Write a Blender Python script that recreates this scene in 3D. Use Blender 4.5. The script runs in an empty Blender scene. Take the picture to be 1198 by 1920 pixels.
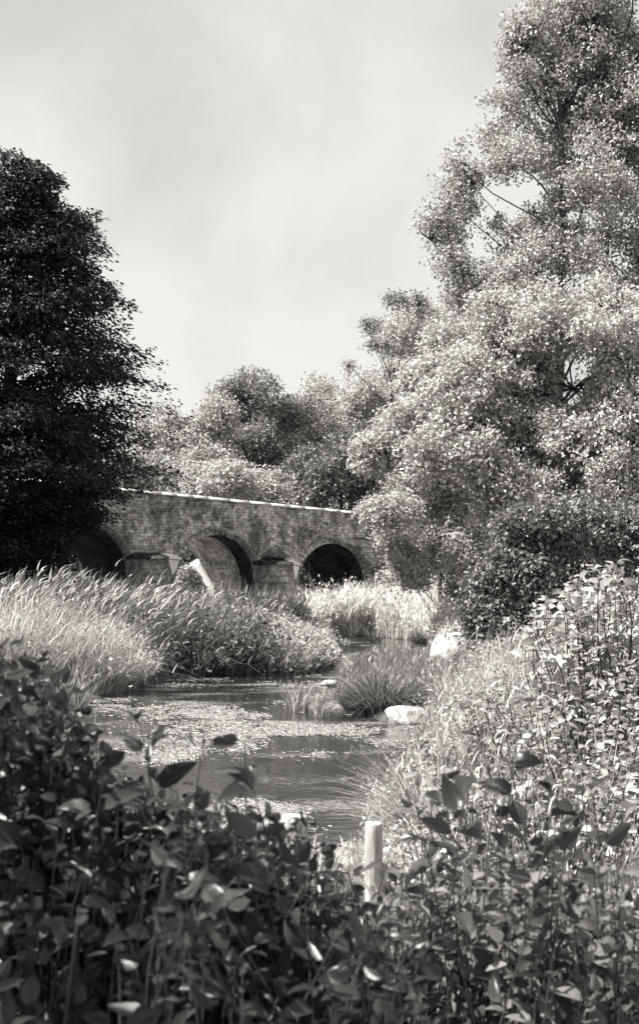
import bpy, math
import numpy as np
from math import radians, pi, sin, cos

# ---------------------------------------------------------------- camera, world, sun, exposure
F = 2200.0          # focal length in photograph pixels (1198 x 1920)
HX, HY = 599.0, 1120.0
CAMZ = 1.9
scene = bpy.context.scene
C = scene.collection
cam = bpy.data.objects.new('camera', bpy.data.cameras.new('camera'))
C.objects.link(cam)
cam.location = (0, 0, CAMZ)
cam.rotation_euler = (pi/2, 0, 0)
cd = cam.data
cd.sensor_fit = 'VERTICAL'; cd.sensor_height = 36; cd.sensor_width = 24
cd.lens = 36*F/1920
cd.shift_y = (HY-960)/1920
cd.clip_start = 0.05; cd.clip_end = 3000
cd.dof.use_dof = True; cd.dof.focus_distance = 22; cd.dof.aperture_fstop = 7.5
scene.camera = cam

SUN_H = np.array([-0.95, -0.31]); SUN_H /= np.linalg.norm(SUN_H)
SUN_EL = radians(53)
world = bpy.data.worlds.new("World"); scene.world = world
world.use_nodes = True
wn, wl = world.node_tree.nodes, world.node_tree.links
wn.clear()
out = wn.new('ShaderNodeOutputWorld'); bg = wn.new('ShaderNodeBackground')
sky = wn.new('ShaderNodeTexSky'); sky.sky_type = 'NISHITA'; sky.sun_disc = False
sky.sun_elevation = SUN_EL
sky.sun_rotation = math.atan2(SUN_H[0], SUN_H[1])
sky.air_density = 1.0; sky.dust_density = 2.0
bw = wn.new('ShaderNodeRGBToBW'); wl.new(sky.outputs[0], bw.inputs[0])
tc = wn.new('ShaderNodeTexCoord')
mp = wn.new('ShaderNodeMapping'); mp.inputs['Scale'].default_value = (1, 1, 1.15)
mp.inputs['Location'].default_value = (0.25, 0.1, 0.35)
wl.new(tc.outputs['Generated'], mp.inputs[0])
nz = wn.new('ShaderNodeTexNoise'); nz.inputs['Scale'].default_value = 4.2
nz.inputs['Detail'].default_value = 7; nz.inputs['Roughness'].default_value = 0.5; nz.inputs['Distortion'].default_value = 0.35
wl.new(mp.outputs[0], nz.inputs['Vector'])
rp = wn.new('ShaderNodeValToRGB')
rp.color_ramp.elements[0].position = 0.40; rp.color_ramp.elements[0].color = (0, 0, 0, 1)
rp.color_ramp.elements[1].position = 0.62; rp.color_ramp.elements[1].color = (1, 1, 1, 1)
wl.new(nz.outputs['Fac'], rp.inputs[0])
# thin bright cloud over most of the sky, blue reads as light grey on this film
compress = wn.new('ShaderNodeMath'); compress.operation = 'MULTIPLY_ADD'
wl.new(bw.outputs[0], compress.inputs[0]); compress.inputs[1].default_value = 0.22; compress.inputs[2].default_value = 4.05
cl = wn.new('ShaderNodeMath'); cl.operation = 'MULTIPLY_ADD'
wl.new(rp.outputs[0], cl.inputs[0]); cl.inputs[1].default_value = 1.25
wl.new(compress.outputs[0], cl.inputs[2])
cmb = wn.new('ShaderNodeCombineColor')
for i, k in enumerate((1.0, 0.99, 0.955)):
    m = wn.new('ShaderNodeMath'); m.operation = 'MULTIPLY'; m.inputs[1].default_value = k
    wl.new(cl.outputs[0], m.inputs[0]); wl.new(m.outputs[0], cmb.inputs[i])
wl.new(cmb.outputs[0], bg.inputs[0]); bg.inputs[1].default_value = 0.058
wl.new(bg.outputs[0], out.inputs[0])

sl = bpy.data.lights.new('sun', 'SUN'); sl.energy = 5.0; sl.angle = radians(0.5); sl.color = (1, 0.975, 0.93)
sun = bpy.data.objects.new('sun', sl); C.objects.link(sun)
sd = np.array([SUN_H[0]*cos(SUN_EL), SUN_H[1]*cos(SUN_EL), sin(SUN_EL)])
import mathutils
sun.rotation_euler = mathutils.Vector(sd).to_track_quat('Z', 'Y').to_euler()
sun.location = (-20, -10, 30)

scene.view_settings.view_transform = 'Standard'
scene.view_settings.look = 'None'
scene.view_settings.exposure = 1.35
scene.view_settings.gamma = 1
scene.cycles.max_bounces = 6
scene.cycles.diffuse_bounces = 3
scene.cycles.transmission_bounces = 4
scene.cycles.transparent_max_bounces = 4
scene.render.film_transparent = False

# ---------------------------------------------------------------- helpers
def at(px, py, D):
    """photograph pixel at distance D (m) -> world point"""
    return np.array([(px-HX)/F*D, D, CAMZ+(HY-py)/F*D])

def tag(o, label=None, cat=None, group=None, kind=None):
    if label: o['label'] = label
    if cat: o['category'] = cat
    if group: o['group'] = group
    if kind: o['kind'] = kind
    return o

def empty(name, loc=(0, 0, 0), rz=0.0):
    o = bpy.data.objects.new(name, None); C.objects.link(o)
    o.location = tuple(float(v) for v in loc); o.rotation_euler = (0, 0, rz); o.empty_display_size = 0.2
    return o

def build(name, V, faces, mat, parent=None, uv=None, tone=None, smooth=False, origin=None):
    """faces: (n,k) array or a list of such arrays; V in world space (or parent space when origin is given)"""
    V = np.asarray(V, dtype=np.float32).reshape(-1, 3)
    if not isinstance(faces, list): faces = [faces]
    faces = [np.asarray(f, dtype=np.int32) for f in faces if len(f)]
    if parent is not None and origin is None:
        V = V-np.array(parent.location, dtype=np.float32)
    if len(V) < 5000:      # drop vertices no face uses
        used = np.unique(np.concatenate([f.ravel() for f in faces]))
        mp_ = np.full(len(V), -1, dtype=np.int32); mp_[used] = np.arange(len(used))
        V = V[used]; faces = [mp_[f] for f in faces]
        if uv is not None: uv = np.asarray(uv)[used]
        if tone is not None: tone = np.asarray(tone)[used]
    me = bpy.data.meshes.new(name)
    loops = np.concatenate([f.ravel() for f in faces])
    tot = np.concatenate([np.full(len(f), f.shape[1], dtype=np.int32) for f in faces])
    start = np.concatenate([[0], np.cumsum(tot)[:-1]]).astype(np.int32)
    me.vertices.add(len(V)); me.vertices.foreach_set('co', V.ravel())
    me.loops.add(len(loops)); me.loops.foreach_set('vertex_index', loops)
    me.polygons.add(len(tot)); me.polygons.foreach_set('loop_start', start); me.polygons.foreach_set('loop_total', tot)
    if smooth: me.polygons.foreach_set('use_smooth', np.ones(len(tot), dtype=bool))
    if uv is not None:
        ul = me.uv_layers.new(name='UVMap')
        ul.data.foreach_set('uv', np.asarray(uv, dtype=np.float32)[loops].ravel())
    if tone is not None:
        a = me.attributes.new('tone', 'FLOAT', 'POINT'); a.data.foreach_set('value', np.asarray(tone, dtype=np.float32))
    me.update(calc_edges=True); me.validate()
    me.materials.append(mat)
    o = bpy.data.objects.new(name, me); C.objects.link(o)
    if parent is not None: o.parent = parent
    return o

def vnoise(x, y, seed=0):
    """smooth value noise in 2-D, 0..1"""
    xi, yi = np.floor(x).astype(int), np.floor(y).astype(int)
    fx, fy = x-xi, y-yi
    fx, fy = fx*fx*(3-2*fx), fy*fy*(3-2*fy)
    def h(a, b):
        n = (a*374761393+b*668265263+seed*1442695041) & 0xffffffff
        n = ((n ^ (n >> 13))*1274126177) & 0xffffffff
        return ((n ^ (n >> 16)) & 0xffff)/65535.0
    return (h(xi, yi)*(1-fx)+h(xi+1, yi)*fx)*(1-fy)+(h(xi, yi+1)*(1-fx)+h(xi+1, yi+1)*fx)*fy

def fbm(x, y, seed=0, o=3):
    s = 0; a = 0.5; t = 0
    for i in range(o):
        s = s+a*vnoise(x*2**i, y*2**i, seed+i); t += a; a *= 0.5
    return s/t

def vnoise3(p, seed=0):
    i = np.floor(p).astype(np.int64); f = p-i; f = f*f*(3-2*f); o = 0
    for dx in (0, 1):
        for dy in (0, 1):
            for dz in (0, 1):
                n = ((i[:, 0]+dx)*374761393+(i[:, 1]+dy)*668265263+(i[:, 2]+dz)*2147483647+seed*1442695041) & 0xffffffff
                n = ((n ^ (n >> 13))*1274126177) & 0xffffffff
                v = ((n ^ (n >> 16)) & 0xffff)/65535.0
                o = o+v*(f[:, 0] if dx else 1-f[:, 0])*(f[:, 1] if dy else 1-f[:, 1])*(f[:, 2] if dz else 1-f[:, 2])
    return o

def smooth(t):
    t = np.clip(t, 0, 1); return t*t*(3-2*t)

# ---------------------------------------------------------------- materials
def G(v, w=0.05): return (v, v*(1-w*0.45), v*(1-w), 1)

def new_mat(name):
    m = bpy.data.materials.new(name); m.use_nodes = True
    n, l = m.node_tree.nodes, m.node_tree.links
    return m, n, l, n['Principled BSDF']

def leaf_mat(name, v, var=0.5, trans=0.35, rough=0.55, spec=0.3, vein=False, tv=None):
    m, n, l, p = new_mat(name)
    a = n.new('ShaderNodeAttribute'); a.attribute_name = 'tone'
    mr = n.new('ShaderNodeMapRange'); mr.inputs[3].default_value = 1-var; mr.inputs[4].default_value = 1+var
    l.new(a.outputs['Fac'], mr.inputs[0])
    fac = mr.outputs[0]
    if vein:
        uvn = n.new('ShaderNodeTexCoord'); sp = n.new('ShaderNodeSeparateXYZ'); l.new(uvn.outputs['UV'], sp.inputs[0])
        ab = n.new('ShaderNodeMath'); ab.operation = 'ABSOLUTE'; l.new(sp.outputs[0], ab.inputs[0])
        k = n.new('ShaderNodeMath'); k.operation = 'MULTIPLY_ADD'; l.new(ab.outputs[0], k.inputs[0]); k.inputs[1].default_value = -0.75
        l.new(sp.outputs[1], k.inputs[2])
        w = n.new('ShaderNodeMath'); w.operation = 'MULTIPLY'; w.inputs[1].default_value = 52; l.new(k.outputs[0], w.inputs[0])
        s = n.new('ShaderNodeMath'); s.operation = 'SINE'; l.new(w.outputs[0], s.inputs[0])
        mid = n.new('ShaderNodeMapRange'); mid.inputs[1].default_value = 0.0; mid.inputs[2].default_value = 0.06
        mid.inputs[3].default_value = 1.7; mid.inputs[4].default_value = 0; l.new(ab.outputs[0], mid.inputs[0])
        ad = n.new('ShaderNodeMath'); ad.operation = 'ADD'; l.new(s.outputs[0], ad.inputs[0]); l.new(mid.outputs[0], ad.inputs[1])
        vm = n.new('ShaderNodeMapRange'); vm.inputs[1].default_value = -1; vm.inputs[2].default_value = 1.8
        vm.inputs[3].default_value = 0.8; vm.inputs[4].default_value = 1.35; l.new(ad.outputs[0], vm.inputs[0])
        mu = n.new('ShaderNodeMath'); mu.operation = 'MULTIPLY'; l.new(fac, mu.inputs[0]); l.new(vm.outputs[0], mu.inputs[1])
        fac = mu.outputs[0]
        bp = n.new('ShaderNodeBump'); bp.inputs['Strength'].default_value = 0.5; bp.inputs['Distance'].default_value = 0.002
        l.new(ad.outputs[0], bp.inputs['Height']); l.new(bp.outputs[0], p.inputs['Normal'])
    vm2 = n.new('ShaderNodeVectorMath'); vm2.operation = 'SCALE'; vm2.inputs[0].default_value = G(v)[:3]
    l.new(fac, vm2.inputs['Scale'])
    l.new(vm2.outputs[0], p.inputs['Base Color'])
    p.inputs['Roughness'].default_value = rough; p.inputs['Specular IOR Level'].default_value = spec
    t = n.new('ShaderNodeBsdfTranslucent')
    vm3 = n.new('ShaderNodeVectorMath'); vm3.operation = 'SCALE'; vm3.inputs[0].default_value = G(tv if tv else v)[:3]
    l.new(fac, vm3.inputs['Scale']); l.new(vm3.outputs[0], t.inputs['Color'])
    mx = n.new('ShaderNodeMixShader'); mx.inputs[0].default_value = trans
    l.new(p.outputs[0], mx.inputs[1]); l.new(t.outputs[0], mx.inputs[2])
    l.new(mx.outputs[0], n['Material Output'].inputs[0])
    return m

def noise_mat(name, lo, hi, scale=6, rough=0.9, bump=0.4, dist=0.02, stretch=(1, 1, 1), coord='Object', spec=0.2, p0=0.35, p1=0.65):
    m, n, l, p = new_mat(name)
    t = n.new('ShaderNodeTexCoord'); mp_ = n.new('ShaderNodeMapping'); mp_.inputs['Scale'].default_value = stretch
    l.new(t.outputs[coord], mp_.inputs[0])
    z = n.new('ShaderNodeTexNoise'); z.inputs['Scale'].default_value = scale; z.inputs['Detail'].default_value = 8
    z.inputs['Roughness'].default_value = 0.65
    l.new(mp_.outputs[0], z.inputs['Vector'])
    r = n.new('ShaderNodeValToRGB'); r.color_ramp.elements[0].color = G(lo); r.color_ramp.elements[1].color = G(hi)
    r.color_ramp.elements[0].position = p0; r.color_ramp.elements[1].position = p1
    l.new(z.outputs['Fac'], r.inputs[0]); l.new(r.outputs[0], p.inputs['Base Color'])
    b = n.new('ShaderNodeBump'); b.inputs['Strength'].default_value = bump; b.inputs['Distance'].default_value = dist
    l.new(z.outputs['Fac'], b.inputs['Height']); l.new(b.outputs[0], p.inputs['Normal'])
    p.inputs['Roughness'].default_value = rough; p.inputs['Specular IOR Level'].default_value = spec
    return m

def masonry_mat(name, lo, hi, mortar, bw_=0.36, bh=0.15, stain=0.62):
    m, n, l, p = new_mat(name)
    t = n.new('ShaderNodeTexCoord')
    wob = n.new('ShaderNodeTexNoise'); wob.inputs['Scale'].default_value = 2.2; wob.inputs['Detail'].default_value = 3
    l.new(t.outputs['UV'], wob.inputs['Vector'])
    wm = n.new('ShaderNodeVectorMath'); wm.operation = 'MULTIPLY_ADD'
    l.new(wob.outputs['Color'], wm.inputs[0]); wm.inputs[1].default_value = (0.30, 0.17, 0); l.new(t.outputs['UV'], wm.inputs[2])
    b = n.new('ShaderNodeTexBrick'); l.new(wm.outputs[0], b.inputs['Vector'])
    b.inputs['Scale'].default_value = 1; b.inputs['Brick Width'].default_value = bw_; b.inputs['Row Height'].default_value = bh
    b.inputs['Mortar Size'].default_value = 0.014; b.inputs['Mortar Smooth'].default_value = 0.4
    b.inputs['Color1'].default_value = G(lo); b.inputs['Color2'].default_value = G(hi); b.inputs['Mortar'].default_value = G(mortar)
    b.squash = 0.7; b.squash_frequency = 3; b.offset = 0.45
    # big stains with streaks running down, pale lichen blotches
    mp1 = n.new('ShaderNodeMapping'); mp1.inputs['Scale'].default_value = (1.2, 0.8, 1); l.new(t.outputs['UV'], mp1.inputs[0])
    s1 = n.new('ShaderNodeTexNoise'); s1.inputs['Scale'].default_value = 0.9; s1.inputs['Detail'].default_value = 9; s1.inputs['Roughness'].default_value = 0.7
    l.new(mp1.outputs[0], s1.inputs['Vector'])
    r1 = n.new('ShaderNodeMapRange'); r1.inputs[1].default_value = 0.42; r1.inputs[2].default_value = 0.58
    r1.inputs[3].default_value = 1-stain; r1.inputs[4].default_value = 1.35; l.new(s1.outputs['Fac'], r1.inputs[0])
    s2 = n.new('ShaderNodeTexNoise'); s2.inputs['Scale'].default_value = 4.5; s2.inputs['Detail'].default_value = 8; s2.inputs['Roughness'].default_value = 0.75
    l.new(t.outputs['UV'], s2.inputs['Vector'])
    r2 = n.new('ShaderNodeMapRange'); r2.inputs[1].default_value = 0.38; r2.inputs[2].default_value = 0.66
    r2.inputs[3].default_value = 0.42; r2.inputs[4].default_value = 1.9; l.new(s2.outputs['Fac'], r2.inputs[0])
    mu = n.new('ShaderNodeMath'); mu.operation = 'MULTIPLY'; l.new(r1.outputs[0], mu.inputs[0]); l.new(r2.outputs[0], mu.inputs[1])
    sc = n.new('ShaderNodeVectorMath'); sc.operation = 'SCALE'; l.new(b.outputs['Color'], sc.inputs[0]); l.new(mu.outputs[0], sc.inputs['Scale'])
    l.new(sc.outputs[0], p.inputs['Base Color'])
    h = n.new('ShaderNodeMath'); h.operation = 'MULTIPLY_ADD'; l.new(b.outputs['Fac'], h.inputs[0]); h.inputs[1].default_value = -1.0
    l.new(s2.outputs['Fac'], h.inputs[2])
    bp = n.new('ShaderNodeBump'); bp.inputs['Strength'].default_value = 0.9; bp.inputs['Distance'].default_value = 0.035
    l.new(h.outputs[0], bp.inputs['Height']); l.new(bp.outputs[0], p.inputs['Normal'])
    p.inputs['Roughness'].default_value = 0.95; p.inputs['Specular IOR Level'].default_value = 0.15
    return m

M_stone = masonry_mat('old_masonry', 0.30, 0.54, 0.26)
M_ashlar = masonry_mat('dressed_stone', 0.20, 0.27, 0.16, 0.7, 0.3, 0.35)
M_barrel = masonry_mat('painted_lit_vault_stone', 0.6, 0.8, 0.5, 0.45, 0.2, 0.5)  # light inside the middle vault is put into this pale colour
M_shade_stone = masonry_mat('painted_shade_stone', 0.045, 0.07, 0.04)  # shade of vaults, ribs and cap fronts is put into this dark colour
M_rubble = masonry_mat('dark_rubble', 0.10, 0.16, 0.2, 0.28, 0.1, 0.5)
M_coping = noise_mat('coping_stone', 0.34, 0.6, 5, bump=0.3)
M_white = noise_mat('white_slab_and_painted_sun', 0.72, 0.88, 7, bump=0.2)  # white slab stone; also the sunlight painted on the cutwaters
M_earth = noise_mat('earth', 0.05, 0.13, 3.0, bump=0.8, dist=0.08)
M_boulder = noise_mat('pale_boulder', 0.13, 0.46, 7, bump=1.0, dist=0.06, p0=0.3, p1=0.6)
M_darkrock = noise_mat('wet_stone', 0.03, 0.09, 8, rough=0.5, bump=0.6)
M_bark = noise_mat('bark', 0.035, 0.11, 9, bump=0.9, dist=0.03, stretch=(1, 1, 0.25))
M_post = noise_mat('weathered_wood', 0.16, 0.66, 16, bump=0.7, dist=0.006, stretch=(1, 1, 0.12))
M_stem = noise_mat('green_stem', 0.025, 0.06, 20, rough=0.6, bump=0.1, dist=0.002)
M_twig = noise_mat('dark_twig', 0.02, 0.05, 20, bump=0.3, dist=0.003)
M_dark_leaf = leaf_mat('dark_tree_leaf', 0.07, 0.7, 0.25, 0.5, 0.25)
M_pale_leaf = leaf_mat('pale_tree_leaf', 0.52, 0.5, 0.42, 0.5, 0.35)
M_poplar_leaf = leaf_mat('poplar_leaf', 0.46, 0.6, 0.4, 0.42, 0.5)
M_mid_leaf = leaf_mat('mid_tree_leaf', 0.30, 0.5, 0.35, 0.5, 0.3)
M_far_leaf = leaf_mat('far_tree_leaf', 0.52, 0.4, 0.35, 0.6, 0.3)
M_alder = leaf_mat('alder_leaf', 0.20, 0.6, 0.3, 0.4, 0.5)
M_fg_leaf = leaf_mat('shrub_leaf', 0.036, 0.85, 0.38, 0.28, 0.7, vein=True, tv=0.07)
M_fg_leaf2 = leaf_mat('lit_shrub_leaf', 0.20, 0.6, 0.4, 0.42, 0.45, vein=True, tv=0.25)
M_bank_leaf = leaf_mat('bank_plant_leaf', 0.44, 0.5, 0.38, 0.42, 0.45, vein=True)
M_reed = leaf_mat('reed_leaf', 0.13, 0.6, 0.4, 0.5, 0.4)
M_reed_dark = leaf_mat('reed_stem', 0.07, 0.5, 0.3, 0.6, 0.3)
M_plume = leaf_mat('reed_plume', 0.55, 0.25, 0.4, 0.8, 0.2)
M_grass = leaf_mat('pale_grass', 0.40, 0.6, 0.4, 0.6, 0.3)
M_far_grass = leaf_mat('sunlit_reed_grass', 0.62, 0.5, 0.45, 0.6, 0.3)
M_sedge = leaf_mat('sedge', 0.20, 0.6, 0.35, 0.5, 0.4)
M_tussock = leaf_mat('tussock_blade', 0.13, 0.8, 0.35, 0.45, 0.5)
M_cattail = leaf_mat('bulrush_leaf', 0.16, 0.6, 0.3, 0.5, 0.4)
M_weed = leaf_mat('duckweed', 0.30, 0.4, 0.05, 0.5, 0.3)

def water_mat():
    m, n, l, p = new_mat('pond_water')
    t = n.new('ShaderNodeTexCoord'); mp_ = n.new('ShaderNodeMapping'); mp_.inputs['Scale'].default_value = (1, 1.6, 1)
    l.new(t.outputs['Object'], mp_.inputs[0])
    z = n.new('ShaderNodeTexNoise'); z.inputs['Scale'].default_value = 1.7; z.inputs['Detail'].default_value = 7; z.inputs['Roughness'].default_value = 0.6
    l.new(mp_.outputs[0], z.inputs['Vector'])
    # thin scum film: fine speckle whose density follows broad drifts
    f = n.new('ShaderNodeTexNoise'); f.inputs['Scale'].default_value = 14; f.inputs['Detail'].default_value = 4; f.inputs['Roughness'].default_value = 0.7
    l.new(mp_.outputs[0], f.inputs['Vector'])
    z2 = n.new('ShaderNodeTexNoise'); z2.inputs['Scale'].default_value = 0.55; z2.inputs['Detail'].default_value = 3
    l.new(mp_.outputs[0], z2.inputs['Vector'])
    a = n.new('ShaderNodeMath'); a.operation = 'MULTIPLY_ADD'; l.new(z2.outputs['Fac'], a.inputs[0]); a.inputs[1].default_value = 1.1
    l.new(f.outputs['Fac'], a.inputs[2])
    r = n.new('ShaderNodeMapRange'); r.inputs[1].default_value = 1.12; r.inputs[2].default_value = 1.3; l.new(a.outputs[0], r.inputs[0])
    c = n.new('ShaderNodeMix'); c.data_type = 'RGBA'; c.inputs[6].default_value = G(0.025); c.inputs[7].default_value = G(0.16)
    l.new(r.outputs[0], c.inputs[0]); l.new(c.outputs[2], p.inputs['Base Color'])
    rr = n.new('ShaderNodeMapRange'); rr.inputs[3].default_value = 0.04; rr.inputs[4].default_value = 0.6; l.new(r.outputs[0], rr.inputs[0])
    l.new(rr.outputs[0], p.inputs['Roughness'])
    p.inputs['IOR'].default_value = 1.33
    rip = n.new('ShaderNodeTexNoise'); rip.inputs['Scale'].default_value = 5; rip.inputs['Detail'].default_value = 3
    l.new(mp_.outputs[0], rip.inputs['Vector'])
    b = n.new('ShaderNodeBump'); b.inputs['Strength'].default_value = 0.22; b.inputs['Distance'].default_value = 0.02
    l.new(rip.outputs['Fac'], b.inputs['Height']); l.new(b.outputs[0], p.inputs['Normal'])
    return m
M_water = water_mat()

# ---------------------------------------------------------------- terrain and water
def ground_px(px, py):
    D = CAMZ*F/(py-HY); return ((px-HX)/F*D, D)

POND = np.array([ground_px(*q) for q in [
    (170, 1318), (240, 1296), (290, 1276), (400, 1271), (545, 1268), (600, 1262), (622, 1244), (604, 1222), (585, 1206),
    (590, 1196), (700, 1193), (800, 1203), (835, 1218), (820, 1232), (790, 1244), (700, 1247), (655, 1262), (640, 1290),
    (632, 1322), (700, 1348), (735, 1356), (790, 1352), (790, 1392), (755, 1440), (715, 1510), (690, 1560),
    (640, 1640), (520, 1690), (330, 1640), (180, 1540), (130, 1440), (120, 1360)]])

def pond_sd(X, Y):
    """signed distance, positive outside the pond"""
    P = POND; n = len(P)
    d = np.full(X.shape, 1e9); inside = np.zeros(X.shape, bool)
    for i in range(n):
        ax, ay = P[i]; bx, by = P[(i+1) % n]
        ex, ey = bx-ax, by-ay
        t = np.clip(((X-ax)*ex+(Y-ay)*ey)/(ex*ex+ey*ey), 0, 1)
        d = np.minimum(d, np.hypot(X-ax-t*ex, Y-ay-t*ey))
        c = ((ay > Y) != (by > Y)) & (X < (bx-ax)*(Y-ay)/((by-ay) if by != ay else 1e-9)+ax)
        inside ^= c
    return np.where(inside, -d, d)

def height(X, Y):
    X = np.asarray(X, float); Y = np.asarray(Y, float)
    s = pond_sd(X, Y)
    h = np.where(s < 0, -0.7*(1-np.exp(s/0.8)), 0.26*(1-np.exp(-s/0.5)))
    o = smooth(s/3)
    h = h+o*(fbm(X*0.3, Y*0.3, 5)-0.4)*0.35
    right = smooth((X-(Y*0.075+0.3))/(2+Y*0.08))*smooth((26-Y)/10)
    h = h+smooth(s/5)*right*0.55
    h = h+smooth((X-8-Y*0.1)/25)*3.0*smooth(s/6)
    h = h+smooth((-X-14-Y*0.1)/30)*2.5
    h = h+smooth((Y-66+0.4*np.abs(X))/30)*2.6
    h = h+smooth((Y-150)/250)*6*smooth(fbm(X*.01, Y*.01, 9)+.2)
    return h

def grid_axis(lo, hi, fine_lo, fine_hi, step, growth=1.22):
    a = list(np.arange(fine_lo, fine_hi+1e-6, step))
    s = step
    while a[-1] < hi: s *= growth; a.append(a[-1]+s)
    s = step; b = []; x = fine_lo
    while x > lo: s *= growth; x -= s; b.append(x)
    return np.array(b[::-1]+a)
gx = grid_axis(-900, 900, -14, 14, 0.22); gy = grid_axis(-300, 1400, -2, 62, 0.28)
XX, YY = np.meshgrid(gx, gy)
ZZ = height(XX, YY)
V = np.stack([XX, YY, ZZ], -1).reshape(-1, 3)
ny, nx = XX.shape
idx = np.arange(nx*ny).reshape(ny, nx)
Fq = np.stack([idx[:-1, :-1], idx[:-1, 1:], idx[1:, 1:], idx[1:, :-1]], -1).reshape(-1, 4)
g = build('ground', V, Fq, M_earth, smooth=True); tag(g, kind='structure')

pts = []
wx = np.linspace(-9, 9, 60); wy = np.linspace(3, 62, 120)
WX, WY = np.meshgrid(wx, wy)
idx = np.arange(WX.size).reshape(WX.shape)
Fq = np.stack([idx[:-1, :-1], idx[:-1, 1:], idx[1:, 1:], idx[1:, :-1]], -1).reshape(-1, 4)
w = build('water', np.stack([WX, WY, np.zeros_like(WX)], -1).reshape(-1, 3), Fq, M_water, smooth=True)
tag(w, kind='structure')

# ---------------------------------------------------------------- generic plant geometry
def rnd_dirs(r, n):
    v = r.normal(size=(n, 3)); return v/np.linalg.norm(v, axis=1, keepdims=True)

def normed(v): return v/np.maximum(np.linalg.norm(v, axis=-1, keepdims=True), 1e-9)

def frames(axis, nrm):
    """orthonormal frames: y along axis, z near nrm"""
    y = normed(axis); z = nrm-np.sum(nrm*y, 1, keepdims=True)*y; z = normed(z); x = np.cross(y, z)
    return x, y, z

def small_leaves(P, axis, nrm, L, W, fold=0.25):
    """kite shaped leaf folded along its midrib: 4 verts, 2 tris"""
    x, y, z = frames(axis, nrm); L = L[:, None]; W = W[:, None]
    v0 = P; v2 = P+y*L-z*L*0.12
    v1 = P+y*L*0.42+x*W*0.5+z*W*fold; v3 = P+y*L*0.42-x*W*0.5+z*W*fold
    n = len(P); V = np.stack([v0, v1, v2, v3], 1).reshape(-1, 3)
    b = np.arange(n)[:, None]*4
    Fc = np.concatenate([b+np.array([[0, 1, 2]]), b+np.array([[0, 2, 3]])])
    return V, Fc

def leaf_template(seg=7, droop=0.35, fold=0.25, serr=0.05):
    vs, uvs = [], []
    for i in range(seg+1):
        t = i/seg
        wd = 0.5*(sin(pi*min(1, t**0.8)))**0.75*(1-0.15*t) if 0 < t < 1 else 0.0
        wd *= (1+serr*(1 if i % 2 else -1))
        z = -droop*t*t
        for s in (-1, 0, 1):
            vs.append((s*wd, t, z+abs(s)*wd*fold)); uvs.append((s*wd*2, t))
    fs = []
    for i in range(seg):
        a = i*3
        fs += [(a, a+1, a+4, a+3), (a+1, a+2, a+5, a+4)]
    return np.array(vs), np.array(fs), np.array(uvs)

def big_leaves(P, axis, nrm, L, W, tmpl):
    T, Fc, U = tmpl
    x, y, z = frames(axis, nrm); n = len(P)
    V = (P[:, None, :]+T[None, :, 0:1]*x[:, None]*W[:, None, None]+T[None, :, 1:2]*y[:, None]*L[:, None, None]
         + T[None, :, 2:3]*z[:, None]*L[:, None, None]).reshape(-1, 3)
    b = np.arange(n)[:, None, None]*len(T)
    return V, (b+Fc[None]).reshape(-1, 4), np.tile(U, (n, 1))

def tubes(paths, sides=6):
    """paths: list of (pts (k,3), radii (k,)) -> V, F quads"""
    Vs, Fs, o = [], [], 0
    ang = np.arange(sides)/sides*2*pi
    for p, r in paths:
        p = np.asarray(p, float); r = np.asarray(r, float); k = len(p)
        t = np.gradient(p, axis=0); t = normed(t)
        ref = np.array([0.0, 0, 1]) if abs(t[:, 2]).mean() < 0.8 else np.array([1.0, 0, 0])
        a = normed(np.cross(t, ref)); b = np.cross(t, a)
        V = p[:, None]+(a[:, None]*np.cos(ang)[None, :, None]+b[:, None]*np.sin(ang)[None, :, None])*r[:, None, None]
        Vs.append(V.reshape(-1, 3))
        i = np.arange(k-1)[:, None]*sides; j = np.arange(sides)[None]; j2 = (j+1) % sides
        Fs.append(np.stack([i+j, i+j2, i+sides+j2, i+sides+j], -1).reshape(-1, 4)+o)
        o += k*sides
    return np.concatenate(Vs), np.concatenate(Fs)

def curve(a, b, k, r, bow=0.12, sag=0.0):
    a = np.asarray(a, float); b = np.asarray(b, float); L = np.linalg.norm(b-a)
    t = np.linspace(0, 1, k)[:, None]
    o1 = r.normal(size=3)*bow*L; o2 = r.normal(size=3)*bow*L*0.5
    p = a+(b-a)*t+o1*np.sin(pi*t)+o2*np.sin(2*pi*t)
    p[:, 2] += sag*L*np.sin(pi*t[:, 0])
    return p

def blades(base, h, w, lean, r, seg=4, curl=1.0):
    """tapering grass blades. lean: (n,2) horizontal tip offset as a share of height"""
    n = len(base); t = np.linspace(0, 1, seg+1)
    a = r.uniform(0, 2*pi, n); wd = np.stack([np.cos(a), np.sin(a), np.zeros(n)], 1)
    L = np.hypot(lean[:, 0], lean[:, 1])
    k = 1+curl
    off = (t[None]**k)[..., None]*lean[:, None, :]*h[:, None, None]
    zz = h[:, None]*(t[None]-np.clip(L-0.35, 0, 3)[:, None]*0.6*t[None]**(k+0.6))
    c = np.zeros((n, seg+1, 3)); c[..., :2] = base[:, None, :2]+off; c[..., 2] = base[:, None, 2]+zz
    wt = (1-t**1.6)*(0.65+0.35*np.minimum(1, t*4)); wt[-1] = 0.04
    s = wd[:, None]*wt[None, :, None]*w[:, None, None]*0.5
    V = np.stack([c-s, c+s], 2).reshape(-1, 3)
    b = np.arange(n)[:, None]*(2*(seg+1)); q = np.arange(seg)[None]*2
    q = b+q
    Fc = np.stack([q, q+1, q+3, q+2], -1).reshape(-1, 4)
    return V, Fc, c

def rep(tone, k): return np.repeat(tone, k)

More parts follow.
